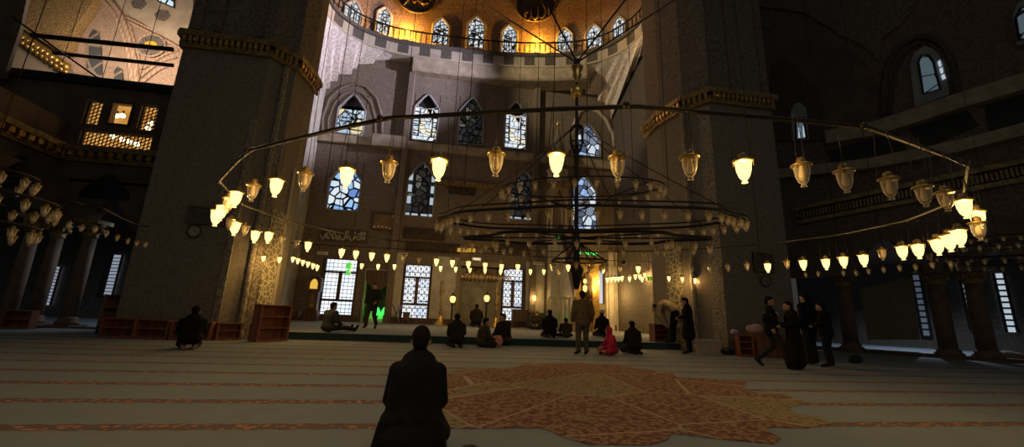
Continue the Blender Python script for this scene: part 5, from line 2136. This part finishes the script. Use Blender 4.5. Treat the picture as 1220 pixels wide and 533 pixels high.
foot = MB().lathe([(.03, cp(690, 345).z), (.06, cp(690, 335).z), (.10, cp(690, 322).z), (.05, cp(690, 315).z)], (sx_, sy_, 0), 12)
foot.build('pendant', M['iron'], ch)
# four chains to the dome
top = V((sx_, sy_, stem_t.z))
for k, (px, py, Y, lab) in enumerate(((560, -6, 9.0, 'left back'), (640, -20, 4.6, 'left front'), (760, -20, 4.6, 'right front'), (816, -8, 8.0, 'right back'))):
    mb = MB().tube([top, ony(px, py, Y)], .014, 6)
    o = mb.build('chain', M['iron'], ch)
mb = MB().ball(top, (.05, .05, .07), 8, 6)
mb.build('chain_knot', M['iron'], ch)


def tier(T, k, name, ph=0.0, dz=-.12, scale=.98, alt=0):
    n = len(T)
    for i in range(k):
        u = (i + ph) / k * n
        a, b = T[int(u) % n], T[(int(u) + 1) % n]
        p = a + (b - a) * (u - int(u))
        lamp(p + V((0, 0, dz - (alt if i % 2 else 0))), False, .13 + (alt if i % 2 else 0), 'little glass, %s round the %s tier of the central chandelier from its right end' % (WORD[i], name), 'glasses of the %s tier' % name, scale * .78)


tier(T1, 26, 'upper', .3, -.10, .95)
tier(T2, 46, 'main', .2, -.11, .95)
tier(T3, 34, 'lobed lower', .4, -.14, .85, .03)
tier(T4, 11, 'bottom', .1, -.10, .85)

# ------------------------------------------------------------------ side chandeliers and small lamps in the aisles
def side_chandelier(cx_px, cy_px, Y, radii, drops, label, nl, gname, tilt=0.0, ydir=1):
    c = ony(cx_px, cy_px, Y)
    e = empty('aisle_chandelier', c, label, 'chandelier')
    hp = MB()
    cnt = 0
    for r, dz, k in zip(radii, drops, nl):
        P = [c + V((r * cos(2 * pi * i / 40), r * sin(2 * pi * i / 40), dz)) for i in range(40)]
        hp.tube(P, .016, 6, True)
        for i in range(4):
            q = i * pi / 2 + .4
            hp.tube([c + V((0, 0, dz)), c + V((r * cos(q), r * sin(q), dz))], .012, 5)
        for i in range(k):
            q = 2 * pi * (i + .3 * cnt) / k
            lamp(c + V((r * cos(q), r * sin(q), dz - .12)), False, .13, 'little glass, %s round the %s hoop of the %s' % (WORD[i], ('top', 'second', 'third', 'bottom')[cnt], gname), 'glasses of the ' + gname, .85)
        cnt += 1
    hp.build('hoops', M['iron'], e)
    MB().lathe([(.005, drops[-1] - .15), (.005, 6)], c, 8).build('stem', M['iron'], e)
    return c


side_chandelier(-16, 205, 5.6, (.42, .66, .55), (.0, -.30, -.62), 'iron chandelier crowded with little glasses at the left border', (12, 18, 14), 'left aisle chandelier')
side_chandelier(1190, 292, 8.2, (.9, 1.35, .95), (.12, -.12, -.42), 'iron chandelier crowded with little glasses in the right aisle', (20, 28, 18), 'right aisle chandelier')
LT = [(65, 266), (82, 268.5), (97, 272.5), (113, 274), (126.5, 279), (139.5, 284), (152, 288), (163, 290.5), (173, 292)]
RT = [(1005, 326), (1020, 326), (1035, 324), (1053, 322), (1072, 320), (1091, 319), (1111, 316.5), (1133, 315.5), (975, 327), (960, 328)]
for lst, z, lab, gname, Yh in ((LT, 1.92, 'small bottle shaped glass, %s from the left in the row under the left loge', 'row of small glasses left', 0), (sorted(RT), 1.92, 'small bottle shaped glass, %s from the left in the row before the right arcade', 'row of small glasses right', 0)):
    Q = [onz(x, y, z) for x, y in lst]
    for i, p in enumerate(Q):
        lamp(p, False, .25, lab % WORD[i], gname, .62)
    hb = MB().tube(smooth_curve([q + V((0, 0, .33)) for q in Q], 3), .014, 6)
    o = hb.build('lamp_bar', M['iron'])
    tag(o, 'curved dark bar carrying the row of small glasses %s' % ('under the left loge' if lst is LT else 'before the right arcade'), 'bar')
# small row of hanging glasses before the mihrab
hoop = []
for i in range(14):
    p = ony(551 + i * 4.2, 329 + i * .2, 19.0)
    hoop.append(p + V((0, 0, .4)))
    lamp(p, False, .38, 'tiny unlit glass, %s from the left in the row before the mihrab' % WORD[i], 'row of glasses before the mihrab', 1.5)
tag(MB().tube(hoop, .02, 6).build('lamp_bar', M['iron']), 'short bar with a row of tiny glasses before the mihrab', 'bar')

# white flood boxes and a loudspeaker hung in the air
for k, (px, py, w, Y, lab) in enumerate(((384, 302, 11, rail_y, 'white box hung above the wide left door'), (480, 303, 11, rail_y, 'white box hung above the left glass door'), (568, 309, 11, rail_y, 'lit white box hung before the mihrab'), (641, 314, 11, rail_y, 'white box hung above the wall lantern'), (787, 322, 12, 18.6, 'white box hung over the right bay'))):
    p = ony(px, py, Y)
    hw = w / 2 / FPX * (p - EYE).dot(W3)
    e = empty('flood_box', p, lab, 'lamp', 'white flood boxes on the lamp rail')
    MB().box(p.x - hw, p.x + hw, Y - .06, Y + .08, p.z - .07, p.z + .08).build('housing', M['white'], e)
    MB().box(p.x - hw * .8, p.x + hw * .8, Y - .075, Y - .06, p.z - .05, p.z + .05).build('lens', mat('frosted_lens_%d' % k, (.7, .62, .45), rough=.4) if k != 2 else emit('lit_lens', (1, .8, .5), .9), e)
    MB().tube([(p.x - hw * .7, Y, p.z + .08), (p.x - hw * .7, Y, p.z + .32)], .012, 5).build('bracket', M['iron'], e)
for px, py, lab in ((743, 313, 'small black loudspeaker hung at the right of the chandelier foot'),):
    p = ony(px, py, 19.9)
    e = empty('hanging_loudspeaker', p, lab, 'loudspeaker')
    MB().lathe([(.05, -.1), (.12, -.08), (.12, .06), (.06, .1)], p, 10).build('horn', M['black'], e)
    MB().tube([p + V((0, 0, .1)), p + V((0, 0, .16))], .012, 5).build('bracket', M['iron'], e)

# thin suspension wires dropping from the dome
W_ = [(350, 13), (376, 12), (397, 14), (465, 12), (530, 13), (548, 11), (612, 13), (636, 12), (657, 9), (700, 10), (720, 12), (757, 12), (800, 9), (165, 13), (120, 13), (66, 13), (905, 10), (1000, 10), (1052, 9)]
for i, (px, Y) in enumerate(W_):
    a = ony(px, 300 if px > 250 else 100, Y)
    lo = zr_ + .3 if 300 < px < 880 else a.z
    mb = MB().tube([(a.x, Y, lo), (a.x, Y, 16)], .010, 4)
    o = mb.build('suspension_wire', M['iron'])
    tag(o, '%s from the left of the long thin wires dropping from the vaults' % WORD[sorted(w[0] for w in W_).index(px)], 'wire', 'long suspension wires')
# ------------------------------------------------------------------ furniture
def bookcase(a, b, depth, h, nsh, label, z0=0.0, cat='bookcase', m='wood', open_=True, bays=1):
    """low shelf unit from plan point a to b (its front), depth to the left of the direction a->b"""
    a, b = V((a[0], a[1], z0)), V((b[0], b[1], z0))
    u = (b - a)
    ln = u.length
    u.normalize()
    n = V((-u.y, u.x, 0))
    e = empty('low_bookcase', (a + b) / 2, label, cat)
    t = .022
    mid = (a + b) / 2 + n * depth / 2
    for i in range(bays + 1):
        c = a + u * (t + (ln - 2 * t) * i / bays) + n * depth / 2 + V((0, 0, h / 2))
        MB().obox(c, u * t, n * depth / 2, V((0, 0, h / 2))).build('side_panel', M[m], e)
    for i in range(nsh + 1):
        z = .05 + (h - .07) * i / nsh
        MB().obox(mid + V((0, 0, z)), u * (ln / 2 - .01), n * (depth / 2 - .005), V((0, 0, .014))).build('top' if i == nsh else 'shelf', M[m], e)
    MB().obox(mid + n * (depth / 2 - .012) + V((0, 0, h / 2)), u * (ln / 2 - .01), n * .01, V((0, 0, h / 2 - .02))).build('back_panel', M[m], e)
    MB().obox(a + u * ln / 2 + n * .02 + V((0, 0, .025)), u * (ln / 2 - .01), n * .012, V((0, 0, .025))).build('kick_board', M[m], e)
    return e


bookcase((-8.5, 12.05), (-6.95, 12.02), .3, .50, 2, 'long low wooden bookcase at the left half of the left pier base', bays=2)
bookcase((-6.9, 12.02), (-5.95, 12.05), .3, .48, 2, 'low wooden bookcase at the right half of the left pier base')
bookcase((-5.86, 12.15), (-5.4, 12.5), .26, .46, 2, 'short wooden bookcase set slantwise at the corner of the left pier')
bookcase((-5.22, 12.62), (-4.9, 12.85), .24, .44, 2, 'narrow low wooden bookcase beside the tall open shelf')
e = bookcase((-4.8, 12.0), (-4.3, 12.8), .3, .98, 3, 'tallest open wooden shelf unit, standing at the left end of the platform')
bookcase((-9.6, 13.5), (-9.1, 13.9), .3, 1.1, 3, 'reddish wooden shelf unit at the left side of the left pier')
p = ony(24, 388, 14.6)
bookcase((p.x - .35, 14.4), (p.x + .3, 14.5), .3, .55, 2, 'dark red wooden shelf unit by the side aisle at the left border')
# right pier
bookcase((8.85, 11.35), (9.25, 11.2), .3, .62, 3, 'open wooden shelf end left of the solid cabinet on the right', bays=1)
ca, cb_ = V((9.34, 11.12, 0)), V((11.05, 10.95, 0))
e = empty('wooden_cabinet', (ca + cb_) / 2, 'solid red brown wooden cabinet against the right pier', 'cabinet')
u = (cb_ - ca).normalized()
n = V((-u.y, u.x, 0))
ln = (cb_ - ca).length
md = (ca + cb_) / 2 + n * .2
MB().obox(md + V((0, 0, .33)), u * ln / 2, n * .2, V((0, 0, .33))).build('body', M['wood'], e)
MB().obox(md + V((0, 0, .68)), u * (ln / 2 + .03), n * .23, V((0, 0, .02))).build('top', M['wood'], e)
for i in range(3):
    c = ca + u * ln * (i + .5) / 3 - n * .012 + V((0, 0, .34))
    dr = MB().obox(c, u * ln / 6 * .92, n * .012, V((0, 0, .28))).build('door', M['wood'], e)
    MB().ball(c + u * ln / 6 * .75 - n * .025, .016, 8, 6).build('knob', M['gilt'], dr)


def heap(name, px, py, Y, rx, ry, rz, m, label, cat, z=None, seed=1):
    p = ony(px, py, Y)
    if z is not None:
        p.z = z
    rnd = random.Random(seed)
    mb = MB()
    for i in range(6):
        k = rnd.uniform(.5, .8)
        mb.ball(p + V((rnd.uniform(-.5, .5) * rx, rnd.uniform(-.5, .5) * ry, rz * k * .9)), (rx * k, ry * k, rz * k), 12, 8)
    o = bpy.data.objects.new(name, blob(mb, min(rx, ry, rz) / 7, 3))
    o.data.materials.append(m)
    C.objects.link(o)
    off = V((p.x, p.y, p.z))
    for v in o.data.vertices:
        v.co -= off
    o.location = off
    return tag(o, label, cat)


def blob(mb, voxel, smooth=2):
    """fuse overlapping pieces into one continuous surface"""
    me = mb.data('shape', [])
    o = bpy.data.objects.new('shape', me)
    C.objects.link(o)
    r = o.modifiers.new('r', 'REMESH')
    r.mode = 'VOXEL'
    r.voxel_size = voxel
    if smooth:
        s = o.modifiers.new('s', 'SMOOTH')
        s.iterations = smooth
        s.factor = .5
    dg = bpy.context.evaluated_depsgraph_get()
    out = bpy.data.meshes.new_from_object(o.evaluated_get(dg))
    bpy.data.objects.remove(o)
    bpy.data.meshes.remove(me)
    out.polygons.foreach_set('use_smooth', [True] * len(out.polygons))
    out.materials.clear()
    return out


cloth_pink = mat('pale_pink_cloth', (.62, .42, .32), (.5, .32, .25), 'noise', 6)
cloth_white = mat('off_white_cloth', (.5, .45, .38), (.4, .36, .3), 'noise', 6)
heap('cloth_bundle', 897, 392, 11.2, .24, .14, .18, cloth_pink, 'pale pink cloth bundle lying on the wooden cabinet at the right', 'cloth', z=.70, seed=2)
heap('cloth_bundle', 874, 392, 11.3, .11, .1, .10, cloth_white, 'small off white cloth lying on the open shelf end at the right', 'cloth', z=.64, seed=5)
p = onz(866, 423, 0)
heap('shoulder_bag', 866, 423, p.y, .24, .16, .16, M['black'], 'black bag on the carpet in front of the open shelf end', 'bag', z=0, seed=3)
p = onz(1022, 433, 0)
heap('backpack', 1020, 433, p.y, .24, .16, .15, M['black'], 'black bag on the carpet right of the standing group', 'bag', z=0, seed=4)
p = onz(1208, 428, 0)
heap('cloth_heap', 1208, 424, p.y, .55, .3, .22, mat('brown_cloth', (.2, .12, .08), (.12, .07, .05), 'noise', 3), 'brown cloth heap at the foot of the right arcade', 'cloth', z=.0, seed=9)
# low marble stand at the right pier
a, b = ony(834, 417, 11.7), ony(857, 417, 11.7)
e = empty('marble_trough', V(((a.x + b.x) / 2, 11.8, 0)), 'low pale marble block at the foot of the right pier', 'block')
MB().box(a.x, b.x, 11.67, 11.92, 0, .38).build('body', M['plain'], e)
MB().box(a.x - .03, b.x + .03, 11.64, 11.95, .38, .44).build('rim', M['marble'], e)
# bookshelf on the platform behind the bowing man
p = onz(786, 408, ZP)
bookcase((p.x - .1, p.y + .15), (p.x + .8, p.y + .35), .28, .62, 3, 'small brown bookshelf on the platform behind the bowing man', z0=ZP)

# ------------------------------------------------------------------ people
def joints(pose):
    J = {}
    if pose in ('stand', 'walk', 'robe', 'talk'):
        J.update(hip=(0, 0, .95), waist=(0, 0, 1.10), chest=(0, .01, 1.30), neck=(0, -.005, 1.48), head=(0, .025, 1.625))
        for s in (-1, 1):
            J[s] = dict(sh=(.175 * s, -.005, 1.42), el=(.235 * s, -.04, 1.14), wr=(.235 * s, .05, .90), hp=(.085 * s, 0, .92), kn=(.10 * s, .03, .50), an=(.105 * s, -.01, .085), toe=(.13 * s, .15, .03))
        if pose == 'walk':
            J[1].update(kn=(.09, .20, .53), an=(.09, .27, .10), toe=(.10, .45, .07))
            J[-1].update(kn=(-.09, .02, .50), an=(-.09, -.34, .16), toe=(-.09, -.23, .03))
            J[1].update(el=(.25, -.14, 1.16), wr=(.25, -.02, .95))
            J[-1].update(el=(-.25, .08, 1.14), wr=(-.2, .26, 1.02))
        if pose == 'talk':
            for s in (-1, 1):
                J[s].update(el=(.24 * s, .04, 1.15), wr=(.07 * s, .24, 1.08))
            J['head'] = (0, .06, 1.60)
    elif pose == 'kneel':
        J.update(hip=(0, -.06, .27), waist=(0, -.04, .42), chest=(0, .01, .62), neck=(0, .035, .785), head=(0, .065, .895))
        for s in (-1, 1):
            J[s] = dict(sh=(.145 * s, .02, .655), el=(.185 * s, .02, .43), wr=(.15 * s, .24, .32), hp=(.09 * s, -.05, .25), kn=(.15 * s, .36, .09), an=(.10 * s, -.14, .075), toe=(.085 * s, -.28, .04))
    elif pose == 'sit':
        J.update(hip=(0, 0, .13), waist=(0, -.01, .28), chest=(0, .03, .48), neck=(0, .06, .655), head=(0, .10, .785))
        for s in (-1, 1):
            J[s] = dict(sh=(.175 * s, .045, .595), el=(.235 * s, .10, .33), wr=(.12 * s, .30, .24), hp=(.09 * s, 0, .13), kn=(.33 * s, .24, .13), an=(-.06 * s, .34 + .05 * s, .075), toe=(-.19 * s, .36 + .05 * s, .05))
    elif pose == 'legs_out':
        J.update(hip=(0, 0, .13), waist=(0, -.02, .28), chest=(0, .0, .48), neck=(0, .03, .655), head=(0, .07, .785))
        for s in (-1, 1):
            J[s] = dict(sh=(.175 * s, .01, .595), el=(.24 * s, .06, .34), wr=(.16 * s, .25, .22), hp=(.09 * s, 0, .13), kn=(.10 * s, .42, .14), an=(.10 * s, .80, .075), toe=(.12 * s, .86, .20))
    elif pose == 'bow':
        J.update(hip=(0, -.12, .95), waist=(0, -.04, 1.05), chest=(0, .13, 1.12), neck=(0, .29, 1.09), head=(0, .40, .99))
        for s in (-1, 1):
            J[s] = dict(sh=(.165 * s, .23, 1.08), el=(.20 * s, .26, .80), wr=(.13 * s, .14, .57), hp=(.085 * s, -.14, .91), kn=(.095 * s, -.06, .50), an=(.10 * s, -.04, .085), toe=(.12 * s, .12, .03))
    return J


def hand_parts(mb, wr, el, s, curl):
    wr, el = V(wr), V(el)
    d = (wr - el).normalized()
    side = V((-s, 0, 0)) - d * V((-s, 0, 0)).dot(d)      # palm faces the body
    side.normalize()
    fwd = d.cross(side) * s                                # toward the thumb side
    if fwd.y < 0:
        fwd = -fwd
    pc_ = wr + d * .055
    mb.capsule(wr + d * .01, .026, wr + d * .08, .030, fwd, 1.25, 10)
    for i, ln in enumerate((.068, .078, .072, .056)):
        b = wr + d * .095 + fwd * (.030 - .020 * i)
        m = b + (d * cos(curl) + side * sin(curl)) * ln * .5
        t = m + (d * cos(curl * 2.2) + side * sin(curl * 2.2)) * ln * .5
        mb.capsule(b, .0105, m, .0100, n=8)
        mb.capsule(m, .0100, t, .0085, n=8)
    b = wr + d * .03 + fwd * .028
    m = b + (d * .6 + fwd * .7 + side * .3).normalized() * .038
    mb.capsule(b, .0125, m, .011, n=8)
    mb.capsule(m, .011, m + (d * .85 + fwd * .2 + side * .4).normalized() * .032, .009, n=8)


def person(label, px, py, hpx, face, pose, coat=(.02, .02, .022), trousers=(.025, .025, .03), hair=(.012, .01, .009), z0=0.0, long=False, hood=None, capc=None, headturn=0, headnod=0, voxel=.02, coat2=None, scale=None, skirt=None, trim=None, sock=(.02, .02, .02)):
    base = onz(px, py, z0)
    depth = (base - EYE).dot(W3)
    J = joints(pose)
    top = max(J['head'][2] + .125, J['waist'][2] + .12)
    k = scale or hpx * depth / FPX / top / cos(PITCH * .4)
    e = empty('person', base, label, 'person', None, radians(face))
    bx = 1.0 if voxel < .015 else (1.2 if pose in ('kneel', 'sit', 'legs_out') else 1.12)
    e.scale = (k * bx, k * (1 + (bx - 1) * .5), k)
    v = lambda q: V(q)
    fine = min(.013, voxel)

    def put(name, mesh, mt):
        mesh.name = name
        mesh.materials.append(mt)
        return child(name, mesh, e)
    hip, waist, chest, neck, head = (v(J[q]) for q in ('hip', 'waist', 'chest', 'neck', 'head'))
    X = (1, 0, 0)
    # body, one continuous surface
    b = MB()
    b.capsule(hip, .115, waist, .105, X, 1.3).capsule(waist, .105, chest, .12, X, 1.35).capsule(chest, .11, neck - (neck - chest) * .3, .075, X, 1.5)
    b.capsule(neck - (neck - chest) * .3, .058, head - V((0, .01, .03)), .052)
    hd = MB()
    hd.ball((0, -.008, .02), (.075, .096, .104), 16, 12).ball((0, .022, -.05), (.056, .066, .066), 14, 10)
    hd.capsule((0, .082, .012), .010, (0, .104, -.022), .014).ball((0, .088, -.062), (.024, .012, .012)).ball((0, .078, -.10), (.026, .02, .016))
    for s in (-1, 1):
        hd.ball((.076 * s, -.006, -.008), (.010, .019, .031), 8, 6)
        hd.capsule((.018 * s, .083, .034), .011, (.046 * s, .074, .034), .010)
    R = Matrix.Rotation(radians(headturn), 3, 'Z') @ Matrix.Rotation(radians(headnod), 3, 'X')
    for s in (-1, 1):
        q = J[s]
        sh, el, wr, hp, kn, an, toe = (v(q[w]) for w in ('sh', 'el', 'wr', 'hp', 'kn', 'an', 'toe'))
        b.capsule(chest + V((.05 * s, 0, .08 if pose != 'bow' else 0)), .07, sh, .06).capsule(sh, .056, el, .042).capsule(el, .043, wr, .028)
        hand_parts(b, wr, el, s, .35 if pose in ('stand', 'walk', 'robe') else .25)
        b.capsule(hp, .085, kn, .058).capsule(kn, .058, an, .038).capsule(an, .04, toe, .03)
    b.add([head + R @ p for p in hd.v], hd.f, 0, True)
    bd = put('body', blob(b, fine, 2), M['skin'])
    ey = MB()
    for s in (-1, 1):
        ey.ball(head + R @ V((.031 * s, .083, .018)), (.013, .008, .008), 8, 6)
    put('eyes', ey.data('eyes', []), M['black']).parent = bd
    # hair
    cm = coat_mats(coat, coat2)
    if hood is None:
        h = MB()
        for c, r in (((0, -.018, .036), (.081, .094, .098)), ((0, -.05, -.01), (.066, .058, .085)), ((0, .03, .085), (.062, .055, .042))):
            q = MB().ball((0, 0, 0), r, 16, 10)
            h.add([head + R @ (V(c) + p) for p in q.v], q.f, 0, True)
        put('hair', blob(h, fine, 1), hair_mat(hair))
    else:
        h = MB()
        for c, r in (((0, -.02, .02), (.105, .108, .128)), ((0, -.04, -.07), (.095, .085, .10)), ((0, .0, .135), (.05, .05, .03))):
            q = MB().ball((0, 0, 0), r, 16, 10)
            h.add([head + R @ (V(c) + p) for p in q.v], q.f, 0, True)
        put('hood', blob(h, fine, 1), hair_mat(hood))
    if capc:
        c = MB().lathe([(.093, .02), (.096, .06), (.092, .10), (.075, .135), (.03, .15)], n=18)
        for p in c.v:
            p.y = p.y * 1.24 - .012
        put('cap', MB().add([head + R @ (p + V((0, -.012, .01))) for p in c.v], c.f, 0, True).data('cap', []), hair_mat(capc))
    # coat
    c = MB()
    c.capsule(hip + (waist - hip) * .3, .14, waist, .132, X, 1.32).capsule(waist, .132, chest, .15, X, 1.36).capsule(chest, .14, neck - (neck - chest) * .25, .088, X, 1.5)
    c.capsule(neck - (neck - chest) * .3, .082, neck + (head - neck) * .10, .066)
    for s in (-1, 1):
        q = J[s]
        sh, el, wr = (v(q[w]) for w in ('sh', 'el', 'wr'))
        c.capsule(neck + (chest - neck) * .22, .07, sh + V((-.02 * s, 0, .0)), .068)
        c.capsule(chest + V((.05 * s, 0, .08 if pose not in ('bow', 'kneel') else .02)), .09, sh, .078).capsule(sh, .076, el, .062).capsule(el, .064, wr + (el - wr) * .06, .046)
    if pose in ('kneel',):
        c.ball(hip + V((0, -.03, .0)), (.20, .19, .17)).ball(hip + V((0, .0, .12)), (.178, .15, .14))
        if long:
            c.capsule(hip, .165, chest, .16, X, 1.3)
            c.ball(hip + V((0, -.09, -.10)), (.235, .24, .15))
            for s in (-1, 1):
                c.capsule(hip + V((.13 * s, -.02, .02)), .11, v(J[s]['kn']) + V((.02 * s, -.06, .02)), .11)
                c.capsule(hip + V((.15 * s, -.08, .0)), .09, hip + V((.185 * s, -.12, -.17)), .085)
    elif pose in ('sit', 'legs_out'):
        c.ball(hip + V((0, -.03, .03)), (.20, .17, .15))
        if long:
            for s in (-1, 1):
                c.capsule(hip + V((.1 * s, 0, .02)), .12, v(J[s]['kn']), .09)
    else:
        lo = {False: .84, True: .52}.get(bool(long), .84) if pose != 'bow' else None
        if skirt:
            lo = skirt
        if lo:
            c.capsule(hip + V((0, 0, .05)), .145, V((hip.x, hip.y, lo + .03)), .15 + (.03 if long else 0) + (.01 if skirt else 0), X, 1.2)
        else:
            c.capsule(hip + V((0, .02, .0)), .14, waist, .14, X, 1.3)
    for p in c.v:
        p.x *= 1.08
        p.y *= 1.05
    ct = put('coat' if long else 'jacket', blob(c, voxel, 2), cm)
    if trim:
        for s in (-1, 1):
            q = J[s]
            t = MB()
            sh, el = v(q['sh']), v(q['el'])
            ax = (el - sh).normalized()
            pp = sh + (el - sh) * .45
            u1 = ax.cross(V((0, 1, 0))).normalized()
            u2 = ax.cross(u1)
            t.tube([pp + (u1 * cos(w) + u2 * sin(w)) * .072 for w in [2 * pi * i / 14 for i in range(14)]], .010, 5, True)
            put('sleeve_stripe', t.data('sleeve_stripe', []), M['white']).parent = ct
            t = MB().tube([chest + V((.17 * s, .10, .06)), chest + V((.10 * s, .165, -.02)), chest + V((0, .18, -.03))], .010, 5)
            put('chest_piping', t.data('chest_piping', []), M['white']).parent = ct
    # trousers
    c = MB()
    c.capsule(hip, .128, hip + (waist - hip) * .4, .12, X, 1.3)
    f = {-1: MB(), 1: MB()}
    for s in (-1, 1):
        q = J[s]
        hp, kn, an, toe = (v(q[w]) for w in ('hp', 'kn', 'an', 'toe'))
        c.capsule(hip + (hp - hip) * .6, .11, hp, .10).capsule(hp, .10, kn, .074).capsule(kn, .074, an + (kn - an) * .06, .062)
        f[s].capsule(an + (kn - an).normalized() * .03, .046, an, .046).capsule(an, .047, toe, .038)
        f[s].ball(an + (an - toe).normalized() * .02, (.045, .045, .045))
    put('trousers', blob(c, voxel, 2), hair_mat(trousers))
    for s in (-1, 1):
        put('sock', blob(f[s], fine, 1), hair_mat(sock))
    return e


_mats = {}


def hair_mat(c):
    if c not in _mats:
        _mats[c] = mat('cloth_%d' % len(_mats), c, tuple(x * .7 for x in c), 'noise', 14, rough=.9, spec=.15)
    return _mats[c]


def coat_mats(c, c2):
    return hair_mat(c)


BLK = (.018, .018, .02)
person('kneeling man in a dark coat seen from behind, alone and nearest on the carpet', 489, 546, 152, -3, 'kneel', coat=(.010, .011, .015), long=True, voxel=.012, headnod=0)
person('kneeling man in black on the carpet before the left pier', 224, 416, 50, 28, 'kneel', coat=(.010, .009, .009), long=False, sock=(.30, .17, .11))
person('man in grey green sitting with outstretched legs on the platform, before the wide left door', 391, 396, 35, -42, 'legs_out', coat=(.045, .05, .045), z0=ZP)
person('man in a dark jacket walking on the platform before the green lit recess', 441, 392, 54, 172, 'walk', coat=(.03, .032, .028), trousers=(.05, .045, .038), z0=ZP)
person('dark clothed man kneeling on the carpet at the platform edge, left of the seated pair', 543, 414, 39, 8, 'kneel', coat=(.02, .017, .013))
person('small dark figure kneeling far back on the platform below the right lamp post', 567, 390, 27, 0, 'kneel', coat=(.012, .01, .008), z0=ZP)
person('person in a brown grey coat seated facing right beside the patterned bag', 574, 414, 34, -72, 'sit', coat=(.06, .045, .028))
person('person in black seated on the carpet right of the patterned bag, facing left', 601, 411, 36, 118, 'sit', coat=(.025, .02, .015), long=True)
person('dim seated person on the platform below the wall lantern', 640, 393, 21, 150, 'sit', coat=(.05, .04, .025), z0=ZP)
person('man in black kneeling on the platform left of the standing man in brown', 655, 403, 33, 0, 'kneel', coat=(.014, .013, .012), z0=ZP)
person('person in a brown coat sitting low, half behind the standing man in brown', 675, 403, 23, 10, 'sit', coat=(.07, .045, .022), z0=ZP)
person('standing man in a brown hooded jacket seen from behind at the platform edge', 694, 423, 75, 2, 'stand', coat=(.115, .082, .045), trousers=(.085, .07, .048))
person('man in black with a white cap kneeling on the platform before the pulpit doorway', 718, 402, 31, 3, 'kneel', coat=(.016, .014, .012), capc=(.75, .65, .45), z0=ZP)
person('small girl in a pink hooded coat sitting on the carpet', 729, 423, 32, 88, 'sit', coat=(.55, .03, .085), trousers=(.62, .28, .2), hood=(.55, .03, .085), long=True)
person('man in a dark jacket kneeling on the carpet right of the girl in pink', 755, 422, 38, 4, 'kneel', coat=(.022, .019, .015), capc=None)
person('man in a beige sweater bowing at prayer on the platform', 800, 409, 47, 46, 'bow', coat=(.33, .26, .17), trousers=(.012, .012, .014), z0=ZP)
person('standing man in a long dark coat with bowed head, right of the bowing man', 822, 422, 66, 48, 'talk', coat=(.016, .014, .012), trousers=(.02, .018, .016), long=True, headnod=-18)
person('young man in a black jacket with white piping striding right, before the right pier', 923, 438, 83, -124, 'walk', coat=(.014, .014, .017), trousers=(.035, .034, .036), trim=True)
person('figure in a long black robe turned to the striding young man', 950, 441, 80, 62, 'talk', coat=(.010, .010, .011), trousers=(.05, .048, .045), long=True, skirt=.16)
person('standing man in black seen from behind, taller of the two at the right', 969, 435, 84, 12, 'stand', coat=(.012, .012, .013), trousers=(.028, .028, .03))
person('standing person in black at the right end of the group, beside the floor bag', 990, 438, 76, 30, 'talk', coat=(.013, .012, .013), trousers=(.024, .024, .026))
# patterned bag between the two seated people
p = onz(592, 413, 0)
bagm = mat('patterned_cloth', (.55, .13, .09), (.62, .45, .33), 'voro', 16, .05, .2)
heap('patterned_bag', 592, 413, p.y, .17, .13, .24, bagm, 'pink and cream patterned bag between the two seated people', 'bag', z=0, seed=6)
p = onz(560, 538, 0)
heap('black_cap', 560, 538, p.y, .07, .05, .035, M['black'], 'black cap lying on the carpet to the right of the nearest kneeling man', 'cap', z=0, seed=7)
# ------------------------------------------------------------------ light
w = bpy.data.worlds.new('world')
sc.world = w
w.use_nodes = True
w.node_tree.nodes['Background'].inputs[0].default_value = (.72, .70, .66, 1)
w.node_tree.nodes['Background'].inputs[1].default_value = .044


def area(loc, target, size, energy, col, name='daylight'):
    ld = bpy.data.lights.new(name, 'AREA')
    ld.energy, ld.color = energy, col
    ld.shape = 'RECTANGLE'
    ld.size, ld.size_y = size
    lo = bpy.data.objects.new(name, ld)
    C.objects.link(lo)
    lo.location = loc
    lo.rotation_euler = (V(target) - V(loc)).to_track_quat('-Z', 'Y').to_euler()
    return lo


# daylight from the high windows of the right side of the apse reaching its left wall and pendentive

# daylight falling on the side aisles' floors
def spot(loc, target, energy, col, ang, name='daylight'):
    ld = bpy.data.lights.new(name, 'SPOT')
    ld.energy, ld.color, ld.spot_size, ld.spot_blend, ld.shadow_soft_size = energy, col, radians(ang), .6, .02
    lo = bpy.data.objects.new(name, ld)
    C.objects.link(lo)
    lo.location = loc
    lo.rotation_euler = (V(target) - V(loc)).to_track_quat('-Z', 'Y').to_euler()


spot((-9.6, 19.5, 4.6), (-14, 18.5, 0), 330, (.7, .82, 1.0), 110)
q = (pa + pb_) / 2 - RN * 5.5
spot((q.x, q.y, 4.6), (q.x, q.y, 0), 650, (.7, .82, 1.0), 140)
spot((10.9, 20.0, 15.5), (-8.2, 22.6, 17.0), 21000, (.82, .77, 1.0), 50)
spot((-5.5, 17.5, 17.0), (9.6, 23.6, 16.6), 4600, (1, .80, .50), 44, 'pendentive_fill')  # added warm fill on the right pendentive, no lamp stands there
# unseen broad fill, nearly neutral, above and behind the viewer
area((2, -1.5, 9), (2, 12, 0), (5, 3), 75, (.97, .97, .92), 'hall_light')

sc.view_settings.view_transform = 'Standard'
sc.view_settings.look = 'None'
sc.view_settings.gamma = 1
sc.view_settings.use_curve_mapping = False
sc.view_settings.exposure = 0
sc.cycles.use_denoising = True
sc.cycles.max_bounces = 6
sc.cycles.transparent_max_bounces = 12
sc.cycles.sample_clamp_indirect = 4
